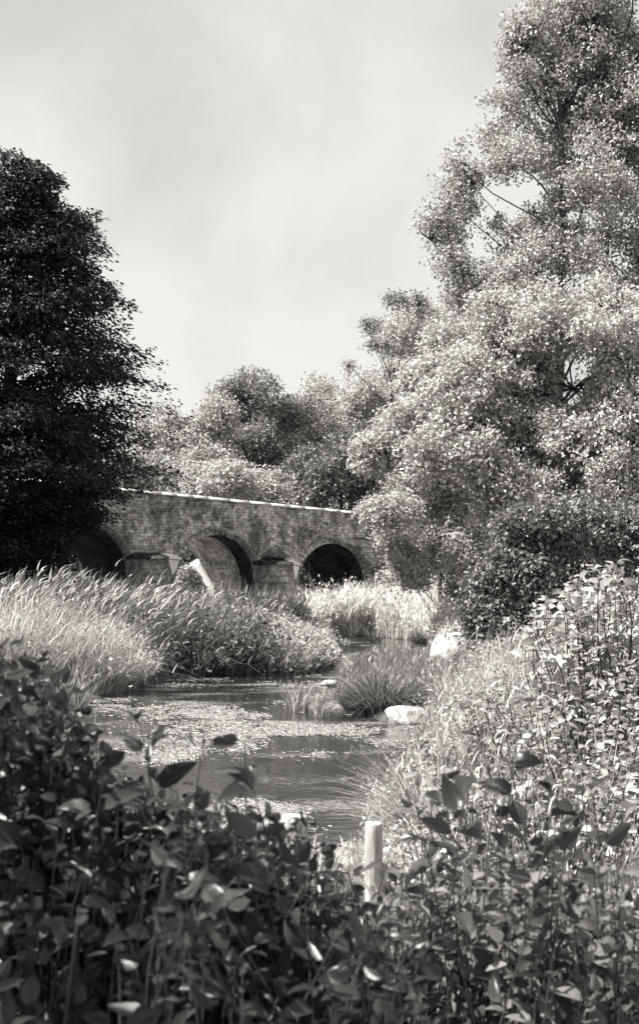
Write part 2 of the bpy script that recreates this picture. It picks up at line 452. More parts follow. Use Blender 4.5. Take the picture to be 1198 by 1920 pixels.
# ---------------------------------------------------------------- trees
def make_tree(name, label, cat, base, lobes, mat, nleaf, size, seed, trunk_r=0.3, D=None, group=None, trunk_top=None,
              sub=14, flat=0.8, subr=(0.26, 0.42), thick=0.18, aspect=0.62, limbs=True, twigs=5, bark=None, droop=0.0, hollow=0.35, clump_=0.8, gap_=0.52, lsc=1.0):
    """lobes: (px,py,rx_px,ry_px[,dDepth]) about distance D"""
    r = np.random.default_rng(seed)
    lob = []
    for q in lobes:
        px, py, rx, ry = q[:4]; rx, ry = rx*lsc, ry*lsc; d = D+(q[4] if len(q) > 4 else 0)
        c = at(px, py, d)+r.normal(size=3)*np.array([0.10, 0.5, 0.10])*(rx*d/F); lob.append((c, np.array([rx*d/F, 0.85*(rx+ry)/2*d/F, ry*d/F])))
    bx, by = base
    root = empty(name, (bx, by, float(height(np.array(bx), np.array(by)))-0.05))
    tag(root, label, cat, group)
    b0 = np.array(root.location)
    topz = max(c[2] for c, _ in lob) if trunk_top is None else trunk_top
    wts = np.array([rr[0]*rr[2] for _, rr in lob]); wts = wts/wts.sum()
    paths = []
    hh = topz-b0[2]
    mean_x = np.average([c[0] for c, _ in lob], weights=wts)
    topp = np.array([bx+(mean_x-bx)*0.35, by, topz])
    tp = curve(b0, topp, 9, r, 0.018)
    tr = trunk_r*np.linspace(1, 0.22, 9); tr[0] *= 1.45
    paths.append((tp, tr))
    PP, SC, OUT = [], [], []
    for (c, rr), wt in zip(lob, wts):
        # limb
        hd = np.hypot(c[0]-bx, c[1]-by)
        zs = np.clip(c[2]-hd*0.85-rr[2]*0.3, b0[2]+hh*0.14, topz*0.92)
        f = (zs-b0[2])/hh*8; i0 = int(np.clip(f, 0, 7)); s0 = tp[i0]+(tp[i0+1]-tp[i0])*(f-i0)
        if limbs and c[0] < (1180-HX)/F*D:
            lr = trunk_r*0.26*np.clip(np.mean(rr)/1.6, 0.35, 1)
            paths.append((curve(s0, c, 7, r, 0.06, -0.03), lr*np.linspace(1, 0.4, 7)))
        # leaf sprays fill the outer volume of the limb's foliage, broken into uneven clumps and gaps
        m = max(20, int(nleaf*wt)); nsp = max(12, m//11); cand = nsp*7
        dv = rnd_dirs(r, cand); rad = r.uniform(0.05, 1, cand)**0.42
        cell = clump_*D/35.0
        q = c+dv*rr*rad[:, None]*1.5
        n1 = vnoise3(q/np.array([cell*1.25, cell*1.25, cell*0.85]), seed); n2 = vnoise3(q/(cell*0.42)+7.3, seed+1)
        n3 = vnoise3(q/(cell*2.6)+3.1, seed+2)
        dens = 0.45*n1+0.25*n2+0.30*n3
        lim = 0.74+1.0*(n1*0.45+n2*0.2+n3*0.35-0.5)
        cut = np.quantile(dens, gap_)
        ok = (dens > cut) & (rad < lim)
        q, dv = q[ok][:nsp], dv[ok][:nsp]; nsp = len(q)
        if nsp < 3: continue
        if limbs:
            lr2 = trunk_r*0.10; js = r.integers(0, nsp, sub)
            for j in js:
                paths.append((curve(c+(q[j]-c)*0.02, q[j], 5, r, 0.09), np.linspace(lr2, lr2*0.25, 5)))
                d_ = np.linalg.norm(q-q[j], axis=1); near = np.argsort(d_)[1:1+twigs*6:6]
                for e in near:
                    paths.append((curve(q[j], q[e], 4, r, 0.08), np.linspace(lr2*0.3, lr2*0.08, 4)))
        si = r.integers(0, nsp, m)
        snr = normed(dv*0.55+np.array([0, 0, 0.45])+rnd_dirs(r, nsp)*0.8)
        o_ = np.clip(r.normal(size=(m, 3)), -1.7, 1.7)*size*1.7; o_ -= snr[si]*np.sum(o_*snr[si], 1, keepdims=True)*0.6
        PP.append(q[si]+o_); OUT.append(snr[si])
    P = np.concatenate(PP); O = np.concatenate(OUT); n = len(P)
    nr = normed(O+rnd_dirs(r, n)*0.62)
    ax = normed(rnd_dirs(r, n)-np.array([0, 0, 0.35]))
    L = size*r.uniform(0.75, 1.35, n)
    V, Fc = small_leaves(P, ax, nr, L, L*aspect*r.uniform(0.8, 1.2, n))
    tone = rep(np.clip(r.normal(0.5, 0.25, n), 0, 1), 4)
    build('crown', V, Fc, mat, root, tone=tone)
    Vt, Ft = tubes(paths, 6)
    build('trunk', Vt, Ft, bark or M_bark, root, smooth=True)
    return root

def base_at(px, D): return ((px-HX)/F*D, D)

# tall poplar, upper right
make_tree('poplar_tree', 'tallest tree, airy poplar with forked trunk running out of the top right of the view', 'tree',
          base_at(1020, 40), [
    (1010, 100, 62, 75), (1110, 50, 80, 110), (1060, -60, 100, 90), (955, 215, 48, 55), (975, 110, 32, 55), (1045, 220, 80, 80), (1140, 230, 60, 110), (1150, -40, 90, 90),
    (985, 320, 62, 55), (1100, 370, 75, 80), (868, 305, 36, 44), (842, 375, 42, 44), (805, 440, 48, 36), (850, 478, 40, 30), (880, 350, 22, 40),
    (955, 455, 42, 40, 1), (1055, 480, 70, 55), (1140, 480, 60, 80), (1100, 150, 80, 80, 2), (1150, 330, 70, 90, 3), (1195, 70, 70, 110), (1200, 230, 60, 90, 1), (1195, 480, 60, 80), (1180, 580, 70, 60), (1040, 600, 90, 50, -1), (960, 590, 60, 40), (1000, 60, 50, 60), (968, 130, 34, 60), (1160, 10, 80, 70), (1130, 130, 90, 90, 1), (1060, 330, 70, 70, 2), (900, 560, 50, 40), (860, 560, 30, 24, 2), (1040, 420, 50, 50, 2), (930, 540, 60, 45), (1210, 120, 80, 130), (1215, 330, 80, 120), (1010, 420, 45, 30, 2), (1000, 540, 70, 60), (1100, 570, 90, 60)],
    M_poplar_leaf, 135000, 0.12, 11, trunk_r=0.30, D=40, trunk_top=at(0, 150, 40)[2], sub=13, subr=(0.26, 0.40), thick=0.24)
# big pale tree below it
make_tree('maple_tree', 'broad pale sunlit tree filling the right side below the tall poplar', 'tree', base_at(985, 31), [
    (905, 610, 62, 50), (985, 590, 75, 50), (1080, 610, 85, 60), (1160, 640, 80, 80), (860, 720, 75, 62), (965, 690, 90, 75),
    (1080, 730, 95, 80), (1180, 760, 80, 100), (880, 820, 90, 75), (990, 830, 100, 85), (1100, 860, 95, 85), (1190, 900, 80, 90), (950, 920, 80, 60), (1060, 940, 80, 50)],
    M_pale_leaf, 150000, 0.105, 12, trunk_r=0.28, D=31, sub=18, gap_=0.62, clump_=0.6)
make_tree('willow_tree', 'pale bushy tree left of the broad sunlit tree, rising beside the small bare-limbed tree', 'tree', base_at(862, 52), [
    (850, 650, 48, 44), (785, 725, 42, 42), (745, 800, 50, 52), (830, 760, 70, 65), (720, 850, 42, 40), (790, 860, 70, 55), (850, 880, 60, 50), (880, 610, 36, 34)],
    M_pale_leaf, 52000, 0.15, 13, trunk_r=0.3, D=46, sub=16, thick=0.2)
make_tree('maple_tree', 'low pale tree with branches sweeping over the right end of the bridge parapet', 'tree', base_at(822, 48), [
    (735, 955, 46, 36, -1), (708, 965, 30, 24, -2), (752, 1080, 34, 24, -1), (800, 1070, 32, 24, -1), (870, 1040, 50, 40), (900, 1090, 40, 40, 1), (860, 1120, 26, 24, 2), (745, 1015, 38, 36), (800, 1000, 60, 45), (855, 960, 75, 55), (780, 930, 60, 50), (850, 1030, 45, 30), (925, 960, 60, 60), (770, 1050, 32, 22), (738, 1060, 20, 18, -1),(900,1020,40,30)],
    M_pale_leaf, 50000, 0.12, 14, trunk_r=0.13, D=46, sub=14, thick=0.22)
make_tree('alder_tree', 'small dark-leaved tree with glinting leaves and deep shade under it at the right bank', 'tree', base_at(1010, 21), [
    (1000, 1010, 55, 50), (1060, 985, 70, 50), (1140, 975, 80, 60), (945, 1070, 50, 42), (905, 1110, 32, 34), (960, 1130, 55, 40), (1040, 1080, 60, 50, 2), (1120, 1060, 70, 50, 2), (925, 1165, 34, 22), (890, 1140, 40, 34), (872, 1170, 22, 16), (1010, 1150, 60, 30), (1190, 1030, 60, 60)],
    M_alder, 36000, 0.085, 15, trunk_r=0.16, D=21, sub=12, thick=0.25)
# open small tree with bare limbs
make_tree('small_open_tree', 'small thin tree with bare limbs and tufted tops standing clear against the sky', 'tree', base_at(745, 62), [
    (742, 566, 26, 15), (690, 606, 24, 12), (782, 570, 13, 18), (730, 645, 14, 9), (700, 650, 16, 8), (652, 684, 12, 6)],
    M_mid_leaf, 2300, 0.13, 16, trunk_r=0.36, D=62, trunk_top=at(0, 690, 62)[2], sub=9, twigs=4, bark=M_twig, gap_=0.6, clump_=0.6)
# background trees behind the bridge
BG = [
    ('beech_tree', 'pale rounded tree behind the left half of the bridge parapet', (330, 74), [(350, 800, 45, 36), (300, 815, 40, 36), (400, 775, 36, 34), (325, 845, 50, 45), (290, 880, 45, 40), (375, 800, 40, 32), (370, 870, 60, 45), (260, 900, 40, 40), (330, 910, 60, 30)], M_far_leaf, 17000),
    ('ash_tree', 'darker topped tree rising highest behind the middle of the bridge', (480, 80), [(425, 765, 34, 30), (555, 765, 34, 30), (470, 745, 46, 30), (520, 765, 35, 28), (440, 790, 45, 38), (500, 820, 60, 45), (430, 860, 60, 50), (490, 900, 70, 40)], M_mid_leaf, 19000),
    ('willow_tree', 'pale tree behind the bridge between the dark topped tree and the big right-hand trees', (600, 84), [(590, 755, 42, 34), (640, 790, 50, 45), (570, 815, 50, 42), (680, 740, 45, 45), (620, 850, 55, 40), (540, 800, 32, 34)], M_far_leaf, 19000),
    ('holly_tree', 'dark dense tree just behind the right end of the parapet', (640, 72), [(590, 890, 42, 38), (650, 880, 50, 44), (640, 930, 60, 34), (695, 900, 40, 50), (560, 930, 40, 26)], M_alder, 18000),
    ('beech_tree', 'pale bush topping the parapet behind the bridge centre, lower than its neighbours', (470, 70), [(440, 915, 50, 24), (510, 905, 40, 24), (390, 905, 40, 22), (540, 935, 40, 18)], M_far_leaf, 8000),
    ('willow_tree', 'hazy pale treetop just right of the bare-limbed tree', (800, 78), [(800, 600, 40, 36), (835, 590, 30, 28), (780, 680, 60, 60), (820, 780, 70, 80)], M_far_leaf, 14000),
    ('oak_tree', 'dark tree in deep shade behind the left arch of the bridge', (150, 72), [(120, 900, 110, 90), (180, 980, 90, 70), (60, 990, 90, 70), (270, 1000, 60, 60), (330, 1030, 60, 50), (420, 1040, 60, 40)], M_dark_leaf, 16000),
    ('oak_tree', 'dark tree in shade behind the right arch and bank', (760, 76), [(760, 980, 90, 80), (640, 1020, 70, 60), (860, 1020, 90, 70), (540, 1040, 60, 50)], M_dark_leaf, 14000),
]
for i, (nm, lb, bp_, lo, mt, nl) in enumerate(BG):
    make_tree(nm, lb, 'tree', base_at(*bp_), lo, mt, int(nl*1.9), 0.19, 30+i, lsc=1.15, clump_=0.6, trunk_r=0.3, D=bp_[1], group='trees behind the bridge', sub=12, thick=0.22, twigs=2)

# dark layered tree on the left
def layered_tree():
    r = np.random.default_rng(77)
    D = 40.0; bx, by = base_at(0, D)
    root = empty('beech_tree', (bx, by, float(height(np.array(bx), np.array(by)))-0.05))
    tag(root, 'tall dark tree with layered drooping sprays filling the left edge beside the bridge', 'tree')
    zz = np.array([2.6, 3.3, 4.3, 5.5, 7.4, 9.0, 10.5, 12.1, 13.5, 15.0, 16.2, 17.0]); rr = np.array([1.6, 2.2, 3.2, 4.6, 4.8, 4.9, 5.0, 4.9, 4.0, 2.9, 2.2, 1.2])
    top = np.array([bx+0.6, by, 16.8]); b0 = np.array(root.location)
    tp = curve(b0, top, 9, r, 0.01); paths = [(tp, 0.36*np.linspace(1.2, 0.12, 9))]
    P_, A_, S_ = [], [], []
    def Rm(a, z): return np.interp(z, zz, rr)*(0.5+0.88*fbm(np.asarray(a)*1.8+20, np.asarray(z)*0.95, 17, 3))
    for k in range(430):
        z = r.uniform(2.4, 16.6) if k > 60 else r.uniform(2.4, 9)
        a = r.uniform(0, 2*pi)
        R = float(Rm(a, z))*r.uniform(0.78, 1.06)*(1.25 if k % 8 == 0 else 1)
        e = np.array([bx+R*cos(a), by+R*sin(a), z-0.04*R])
        f = np.clip((z-1.0-b0[2])/(17-b0[2]), 0.05, 0.97)*8; i0 = int(min(f, 7)); s0 = tp[i0]+(tp[i0+1]-tp[i0])*(f-i0)
        p = curve(s0, e, 6, r, 0.03, 0.05); paths.append((p, np.linspace(0.045, 0.006, 6)))
        # flat spray of twigs toward the tip
        m = 190; t = r.uniform(0.35, 1.03, m)**0.8
        ii = np.clip((t*5).astype(int), 0, 4); q = p[ii]+(p[ii+1]-p[ii])*(t*5-ii)[:, None]
        d = np.array([cos(a), sin(a), 0]); s = np.array([-sin(a), cos(a), 0])
        half = R*0.30*(1.12-t)+0.10
        q = q+s*(r.normal(size=m)*half)[:, None]+d*r.normal(size=(m, 1))*0.12
        q[:, 2] += r.normal(size=m)*0.10-0.12*np.abs(r.normal(size=m))*t
        P_.append(q); A_.append(np.tile(d, (m, 1))+s*r.normal(size=(m, 1))*0.8)
    # inner filling foliage
    P_ = np.concatenate(P_); A_ = np.concatenate(A_)
    # leafy clusters giving the outline depth
    m = 90000; z = r.uniform(2.3, 16.6, m); a = r.uniform(0, 2*pi, m); R = Rm(a, z)*np.sqrt(r.uniform(0.08, 0.80, m))
    q = np.stack([bx+R*np.cos(a), by+R*np.sin(a), z], 1)
    keep = vnoise(q[:, 0]*1.1+q[:, 1]*0.9, q[:, 2]*1.9, 3) > 0.36
    q = q[keep]; aa = a[keep]
    P_ = np.concatenate([P_, q]); A_ = np.concatenate([A_, np.stack([np.cos(aa), np.sin(aa), 0*aa], 1)+r.normal(size=(len(q), 3))*0.5])
    n = len(P_); L = 0.16*r.uniform(0.7, 1.3, n)
    nr = normed(np.array([0, 0, 1.0])+rnd_dirs(r, n)*0.7)
    V, Fc = small_leaves(P_, normed(A_+np.array([0, 0, -0.25])), nr, L, L*0.6)
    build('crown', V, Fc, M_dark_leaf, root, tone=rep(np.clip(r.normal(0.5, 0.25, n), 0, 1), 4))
    Vt, Ft = tubes(paths, 6); build('trunk', Vt, Ft, M_twig, root, smooth=True)
layered_tree()

# unseen trees added left and behind to shade the near bank and dark tree
make_tree('oak_tree', 'large unseen dark oak added on the near left bank to shade the foreground shrubs', 'tree', (-7.5, -2.5),
          [(0, 0, 0, 0)], M_dark_leaf, 10, 0.2, 50, D=20) if False else None
def shade_tree(name, label, x, y, R, H, zc, seed, n=12000, mat=None, size=0.22):
    lobes = []
    r = np.random.default_rng(seed); root = empty(name, (x, y, float(height(np.array(x), np.array(y)))-0.05)); tag(root, label, 'tree')
    b0 = np.array(root.location)
    paths = [(curve(b0, (x, y, H*0.85), 8, r, 0.015), np.linspace(0.35, 0.08, 8))]
    ns = 34; dv = rnd_dirs(r, ns); sc_ = np.array([x, y, zc])+dv*np.array([R, R, (H-zc)])*r.uniform(0.4, 0.8, (ns, 1))
    for k in range(ns): paths.append((curve((x, y, max(b0[2]+1.5, sc_[k, 2]-1.5)), sc_[k], 6, r, 0.05), np.linspace(0.12, 0.03, 6)))
    kk = r.integers(0, ns, n); O = rnd_dirs(r, n)
    P = sc_[kk]+O*(R*0.36*np.clip(1+r.normal(0, 0.25, n), 0.2, 1.5))[:, None]
    L = size*r.uniform(0.8, 1.3, n)
    V, Fc = small_leaves(P, rnd_dirs(r, n), normed(O+np.array([0, 0, 0.7])+rnd_dirs(r, n)*0.6), L, L*0.65)
    build('crown', V, Fc, mat or M_dark_leaf, root, tone=rep(r.uniform(0, 1, n), 4))
    Vt, Ft = tubes(paths, 7); build('trunk', Vt, Ft, M_bark, root, smooth=True)
shade_tree('oak_tree', 'unseen dark oak added on the near left bank to shade the foreground shrubs', -6.8, -2.0, 3.4, 10.5, 6.8, 61, 560, size=0.36)
shade_tree('oak_tree', 'unseen dark oak added beyond the left edge to shade the layered tree beside the bridge', -19.0, 35.5, 5.5, 15.0, 8.5, 62, 20000, size=0.3)

# far wood closing the horizon
def far_wood():
    r = np.random.default_rng(5); n = 46000
    a = r.uniform(-2.2, 2.2, n); R = r.uniform(100, 150, n)
    x = R*np.sin(a); y = 20+R*np.cos(a)
    top = 7+6*fbm(x*0.06, y*0.06, 4)
    z = height(x, y)+top*r.uniform(0, 1, n)**0.8
    P = np.stack([x, y, z], 1)
    L = r.uniform(0.9, 1.6, n)
    V, Fc = small_leaves(P, rnd_dirs(r, n), normed(rnd_dirs(r, n)*0.8+np.array([0, -0.5, 0.6])), L, L*0.7)
    o = build('far_wood', V, Fc, M_mid_leaf, tone=rep(r.uniform(0, 1, n), 4)); tag(o, 'distant mass of woodland closing the view behind the trees', 'woodland', kind='stuff')
far_wood()

# ---------------------------------------------------------------- the bridge
UANG = math.atan2(0.6, 0.8)
BR = empty('stone_bridge', (-4.95, 56.74, 0), UANG)
tag(BR, 'old stone bridge with round arches, pointed cutwaters and a pale coping across the pond', 'bridge')
AR = 2.14; CEN = (-14, -7, 0, 7); WD = 5.0
spring = lambda x: 2.78-0.031*x
topz = lambda x: 6.58-0.035*x
XL, XR = -26.0, 17.0
def bridge_local(name, V, Fs, mat, parent=BR, uv=None, tone=None, smooth_=False):
    o = build(name, V, Fs, mat, None, uv=uv, tone=tone, smooth=smooth_); o.parent = parent; return o

xs = [XL]
for c in CEN:
    xs += [c-AR+1e-4]+[c-AR*cos(pi*i/28) for i in range(1, 28)]+[c+AR-1e-4]
    xs += [c+AR+1e-4]
for c in CEN: xs.append(c-AR-1e-4)
xs += [XR]+list(np.linspace(XL, XR, 30))
xs = np.array(sorted(set(round(v, 5) for v in xs)))
def bottom(x):
    for c in CEN:
        if abs(x-c) < AR: return spring(c)+math.sqrt(max(0, AR*AR-(x-c)**2))
    return -0.6
V, Fs, U = [], [], []
for side, y in ((0, 0.0), (1, WD)):
    off = len(V)
    for x in xs:
        b, t = bottom(x), topz(x)
        for q in (0, 0.5, 1.0):
            z = b+(t-b)*q; V.append((x, y, z)); U.append((x+side*3.3, z))
    for i in range(len(xs)-1):
        if abs(xs[i+1]-xs[i]) < 5e-4: continue
        for q in range(2):
            a = off+i*3+q; d = off+(i+1)*3+q
            Fs.append((a, d, d+1, a+1) if side == 0 else (a, a+1, d+1, d))
# top, ends
off = len(V)
for x in (XL, XR):
    for y in (0, WD):
        for z in (-0.6, topz(x)): V.append((x, y, z)); U.append((y, z))
Fs.append((off, off+1, off+3, off+2)); Fs.append((off+4, off+6, off+7, off+5))
bridge_local('wall', V, np.array(Fs), M_stone, uv=np.array(U))
# vaults
for ci, c in enumerate(CEN):
    V, Fs, U = [], [], []
    prof = [(c-AR, -0.6)]+[(c-AR*cos(pi*i/28), spring(c)+AR*sin(pi*i/28)) for i in range(29)]+[(c+AR, -0.6)]
    s = 0; arc = []
    for i, q in enumerate(prof):
        if i: s += math.hypot(q[0]-prof[i-1][0], q[1]-prof[i-1][1])
        arc.append(s)
    ys = [0.0, 1.25, WD]
    def strip(y0, y1, rad_out, mat, name):
        V, Fs, U = [], [], []
        for (x, z), s_ in zip(prof, arc):
            dx, dz = x-c, max(0, z-spring(c)); L = math.hypot(dx, dz)
            for y in (y0, (y0+y1)/2, y1):
                V.append((x+dx/L*rad_out, y, z+(dz/L*rad_out))); U.append((y, s_))
        for i in range(len(prof)-1):
            for k in range(2):
                a = i*3+k; d = a+3; Fs.append((a, d, d+1, a+1))
        bridge_local(name, V, np.array(Fs), mat, uv=np.array(U), smooth_=True)
    strip(0.0, 1.25, 0.0, M_shade_stone, 'arch_rib')
    strip(1.25, WD, 0.05 if ci == 2 else 0.05, M_barrel if ci == 2 else M_shade_stone, 'vault')  # middle vault coloured pale as if lit, the others dark as if shaded
    # voussoirs
    V, Fs, U, T = [], [], [], []
    r = np.random.default_rng(90+ci); nv = 25
    for i in range(nv):
        a0 = pi*(i+0.05)/nv; a1 = pi*(i+0.95)/nv; ro = AR+0.36+r.uniform(-0.03, 0.03); ri = AR-0.004; pr = -0.025-r.uniform(0, 0.012)
        o = len(V)
        for y in (pr, 0.05):
            for rad in (ri, ro):
                for a in (a0, a1): V.append((c-rad*cos(a), y, spring(c)+rad*sin(a))); U.append((rad, a*2)); T.append(0)
        Fs += [(o, o+1, o+3, o+2), (o, o+4, o+5, o+1), (o+2, o+3, o+7, o+6), (o, o+2, o+6, o+4), (o+1, o+5, o+7, o+3)]
    bridge_local('arch_ring', V, np.array(Fs), M_stone, uv=np.array(U))
# string of coping stones along the parapet
def coping(y0, y1):
    V, Fs = [], []; r = np.random.default_rng(4)
    x = XL
    while x < XR:
        L = r.uniform(0.7, 1.3); x1 = min(x+L, XR); o = len(V); j = r.uniform(-0.006, 0.006)
        for xx in (x+0.003, x1-0.003):
            z = topz(xx)+0.003
            for (y, zz) in ((y0, z), (y0, z+0.035+j), (y0+0.13, z+0.15+j), (y1-0.13, z+0.15+j), (y1, z+0.035+j), (y1, z)): V.append((xx, y, zz))
        Fs += [(o+i, o+(i+1) % 6, o+6+(i+1) % 6, o+6+i) for i in range(6)]
        ends = [(o+5, o+4, o+3, o+2), (o+5, o+2, o+1, o), (o+6, o+7, o+8, o+11), (o+8, o+9, o+10, o+11)]
        Fs += ends; x = x1
    return V, np.array(Fs)
for y0, y1 in ((-0.09, 0.40), (WD-0.40, WD+0.09)):
    V, Fs = coping(y0, y1); bridge_local('coping', V, Fs, M_coping)
# road deck inside the parapets
V = []
for x in (XL, XR):
    V += [(x, 0.002, topz(x)-0.02), (x, WD-0.002, topz(x)-0.02)]
bridge_local('road_deck', V, np.array([(0, 2, 3, 1)]), M_earth)
# string course and end buttress at the right
def boxm(x0, x1, y0, y1, z0, z1):
    V = [(x, y, z) for x in (x0, x1) for y in (y0, y1) for z in (z0, z1)]
    Fq = [(0, 1, 3, 2), (4, 6, 7, 5), (0, 4, 5, 1), (2, 3, 7, 6), (0, 2, 6, 4), (1, 5, 7, 3)]
    return V, np.array(Fq)
V, Fs = boxm(8.4, 12.3, -0.10, 0.02, 4.95, 5.08); bridge_local('string_course', V, Fs, M_rubble, uv=np.array([(v[0]+v[1], v[2]) for v in V]))
# cutwaters
for k, (cx, hw, pr, ztop, caph) in enumerate([(-10.5, 1.42, 1.3, 3.9, 0.2), (-3.5, 1.40, 1.2, 3.66, 0.2), (3.5, 1.36, 1.2, 3.5, 0.22)]):
    V = []; U = []
    ring = [(cx-hw, 0.03), (cx-hw, -0.12), (cx+0.05, -pr), (cx+0.15, -pr), (cx+hw, -0.12), (cx+hw, 0.03)]
    s = 0
    for z in (-0.6, ztop):
        s = 0
        for i, (x, y) in enumerate(ring):
            if i: s += math.hypot(x-ring[i-1][0], y-ring[i-1][1])
            V.append((x, y, z)); U.append((s, z))
    Fs = [(i, i+1, i+7, i+6) for i in range(5)]
    cw = bridge_local('cutwater', V, np.array(Fs), M_ashlar, uv=np.array(U))
    # cap: overhanging lip then slopes back to the wall
    e = 0.07
    lip = [(cx-hw-e, 0.02), (cx-hw-e, -0.16), (cx+0.05-e*.3, -pr-e), (cx+0.15, -pr-e), (cx+hw+e, -0.16), (cx+hw+e, 0.02)]
    rd = [(cx-hw+0.45, 0.02), (cx-hw+0.45, 0.0), (cx-0.3, -0.10), (cx+0.3, -0.10), (cx+hw-0.4, 0.0), (cx+hw-0.4, 0.02)]
    V, U = [], []
    for ring_, z in ((lip, ztop+0.004), (lip, ztop+0.11), (rd, ztop+0.11+caph)):
        for x, y in ring_: V.append((x, y, z)); U.append((x, z+y))
    Fl = [(a+i, a+i+1, a+6+i+1, a+6+i) for a in (0, 6) for i in range(5)]
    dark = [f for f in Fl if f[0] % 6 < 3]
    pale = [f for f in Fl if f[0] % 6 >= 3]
    cap = bridge_local('cap', V, np.array(dark+[(0, 1, 2, 3), (0, 3, 4, 5), (12, 13, 14, 15), (12, 15, 16, 17)]), M_shade_stone, parent=cw, uv=np.array(U))  # front slopes given a shade-dark colour against the direct sun
    # sunlight painted white on the cap's right slope and the wedge of face below
    bridge_local('painted_sun_cap_side', [(v[0]+0.002, v[1]-0.002, v[2]+0.002) for v in V], np.array(pale), M_white, parent=cw, uv=np.array(U))
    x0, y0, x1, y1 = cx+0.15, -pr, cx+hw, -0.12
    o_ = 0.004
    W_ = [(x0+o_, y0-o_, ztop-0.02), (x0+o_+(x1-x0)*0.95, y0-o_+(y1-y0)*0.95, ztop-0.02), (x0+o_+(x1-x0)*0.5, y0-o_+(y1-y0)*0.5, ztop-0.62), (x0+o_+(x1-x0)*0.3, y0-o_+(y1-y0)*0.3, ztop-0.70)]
    bridge_local('painted_sun_face', W_, np.array([(0, 1, 2, 3)]), M_white, parent=cw)
    if k == 2:
        V = [(cx-0.95, -0.1, ztop+0.46), (cx-0.1, -0.62, ztop+0.38), (cx+0.85, -0.14, ztop+0.46), (cx-0.62, 0.01, ztop+0.7), (cx-0.05, -0.02, ztop+1.05), (cx+0.10, -0.02, ztop+1.03), (cx+0.42, 0.01, ztop+0.7), (cx-0.95, 0.02, ztop+0.46), (cx+0.85, 0.02, ztop+0.46)]
        bridge_local('rubble_top', V, [np.array([(0, 1, 4, 3), (1, 2, 6, 5)]), np.array([(1, 5, 4), (0, 3, 7), (2, 8, 6)])], M_rubble, parent=cw, uv=np.array([(v[0], v[2]) for v in V]))

# leaning slab in the middle arch
def irregular(name, c, rad, mat, label, cat, seed, squash=(1, 1, 1), n=(22, 14), amp=0.18, rot=0, tilt=(0, 0)):
    r = np.random.default_rng(seed)
    th = np.linspace(0, 2*pi, n[0], endpoint=False); ph = np.linspace(0.001, pi-0.001, n[1])
    TH, PH = np.meshgrid(th, ph)
    d = np.stack([np.cos(TH)*np.sin(PH), np.sin(TH)*np.sin(PH), np.cos(PH)], -1)
    f = np.ones(TH.shape)
    for _ in range(14):   # chip facets off
        nn = rnd_dirs(r, 1)[0]; k = r.uniform(0.72, 0.95)
        dp = d@nn; f = np.where(dp > k*f**0, np.minimum(f, k/np.maximum(dp, 1e-3)), f)
    for _ in range(5):
        kx = r.normal(size=3)*3; f = f+amp*0.15*np.sin(d@kx+r.uniform(0, 6))
    V = d*f[..., None]*np.array(rad)*np.array(squash)
    E = mathutils.Euler((tilt[0], tilt[1], rot)).to_matrix(); V = V.reshape(-1, 3)@np.array(E).T+np.array(c)
    idx = np.arange(TH.size).reshape(TH.shape)
    A = idx[:-1]; B = idx[1:]
    Fq = np.stack([A, B, np.roll(B, -1, 1), np.roll(A, -1, 1)], -1).reshape(-1, 4)
    root_loc = np.array(c)
    V = V-root_loc
    o = build(name, V, Fq, mat, smooth=False); o.location = tuple(root_loc)
    tag(o, label, cat); return o

def slab():
    a = at(364, 1052, 52.3); b = at(410, 1132, 52.3)
    d = b-a; L = np.linalg.norm(d); d = d/L
    w_ = np.array([0.45, 0.75, 0.15]); w_ = normed((w_-d*(w_@d))[None])[0]; t_ = np.cross(d, w_)
    V = []
    r = np.random.default_rng(3)
    for i in range(9):
        s = i/8*L
        for sx, sy in ((-1, -1), (1, -1), (1, 1), (-1, 1)):
            V.append(a+d*s+t_*sx*(0.24+0.006*r.normal())*(0.8+0.2*i/8)+w_*sy*0.09+r.normal(size=3)*0.003)
    Fs = [(4*i+j, 4*i+(j+1) % 4, 4*i+4+(j+1) % 4, 4*i+4+j) for i in range(8) for j in range(4)]+[(0, 3, 2, 1), (32, 33, 34, 35)]
    o = build('stone_slab', V, np.array(Fs), M_white); tag(o, 'long white slab leaning down into the reeds at the left of the middle arch', 'slab')
slab()

# ---------------------------------------------------------------- stones and posts
irregular('boulder', at(848, 1226, 23.5)+np.array([0, 0.1, 0]), (0.42, 0.42, 0.50), M_boulder, 'large pale rounded boulder on the right bank above the tussock', 'boulder', 7, n=(34, 22), amp=0.25, rot=0.4)
irregular('flat_rock', at(776, 1345, 17.8), (0.50, 0.32, 0.17), M_boulder, 'low flat pale rock at the water edge right of the tussock', 'rock', 12, n=(30, 18), amp=0.3, rot=-0.15, tilt=(0, 0.08))
irregular('stone', at(597, 1204, 44), (0.30, 0.25, 0.22), M_darkrock, 'small dark stone at the near edge of the upper pool', 'stone', 9)
irregular('stone', at(617, 1282, 25), (0.22, 0.16, 0.09), M_boulder, 'small pale stone lying in the shallows left of the tussock', 'stone', 19)

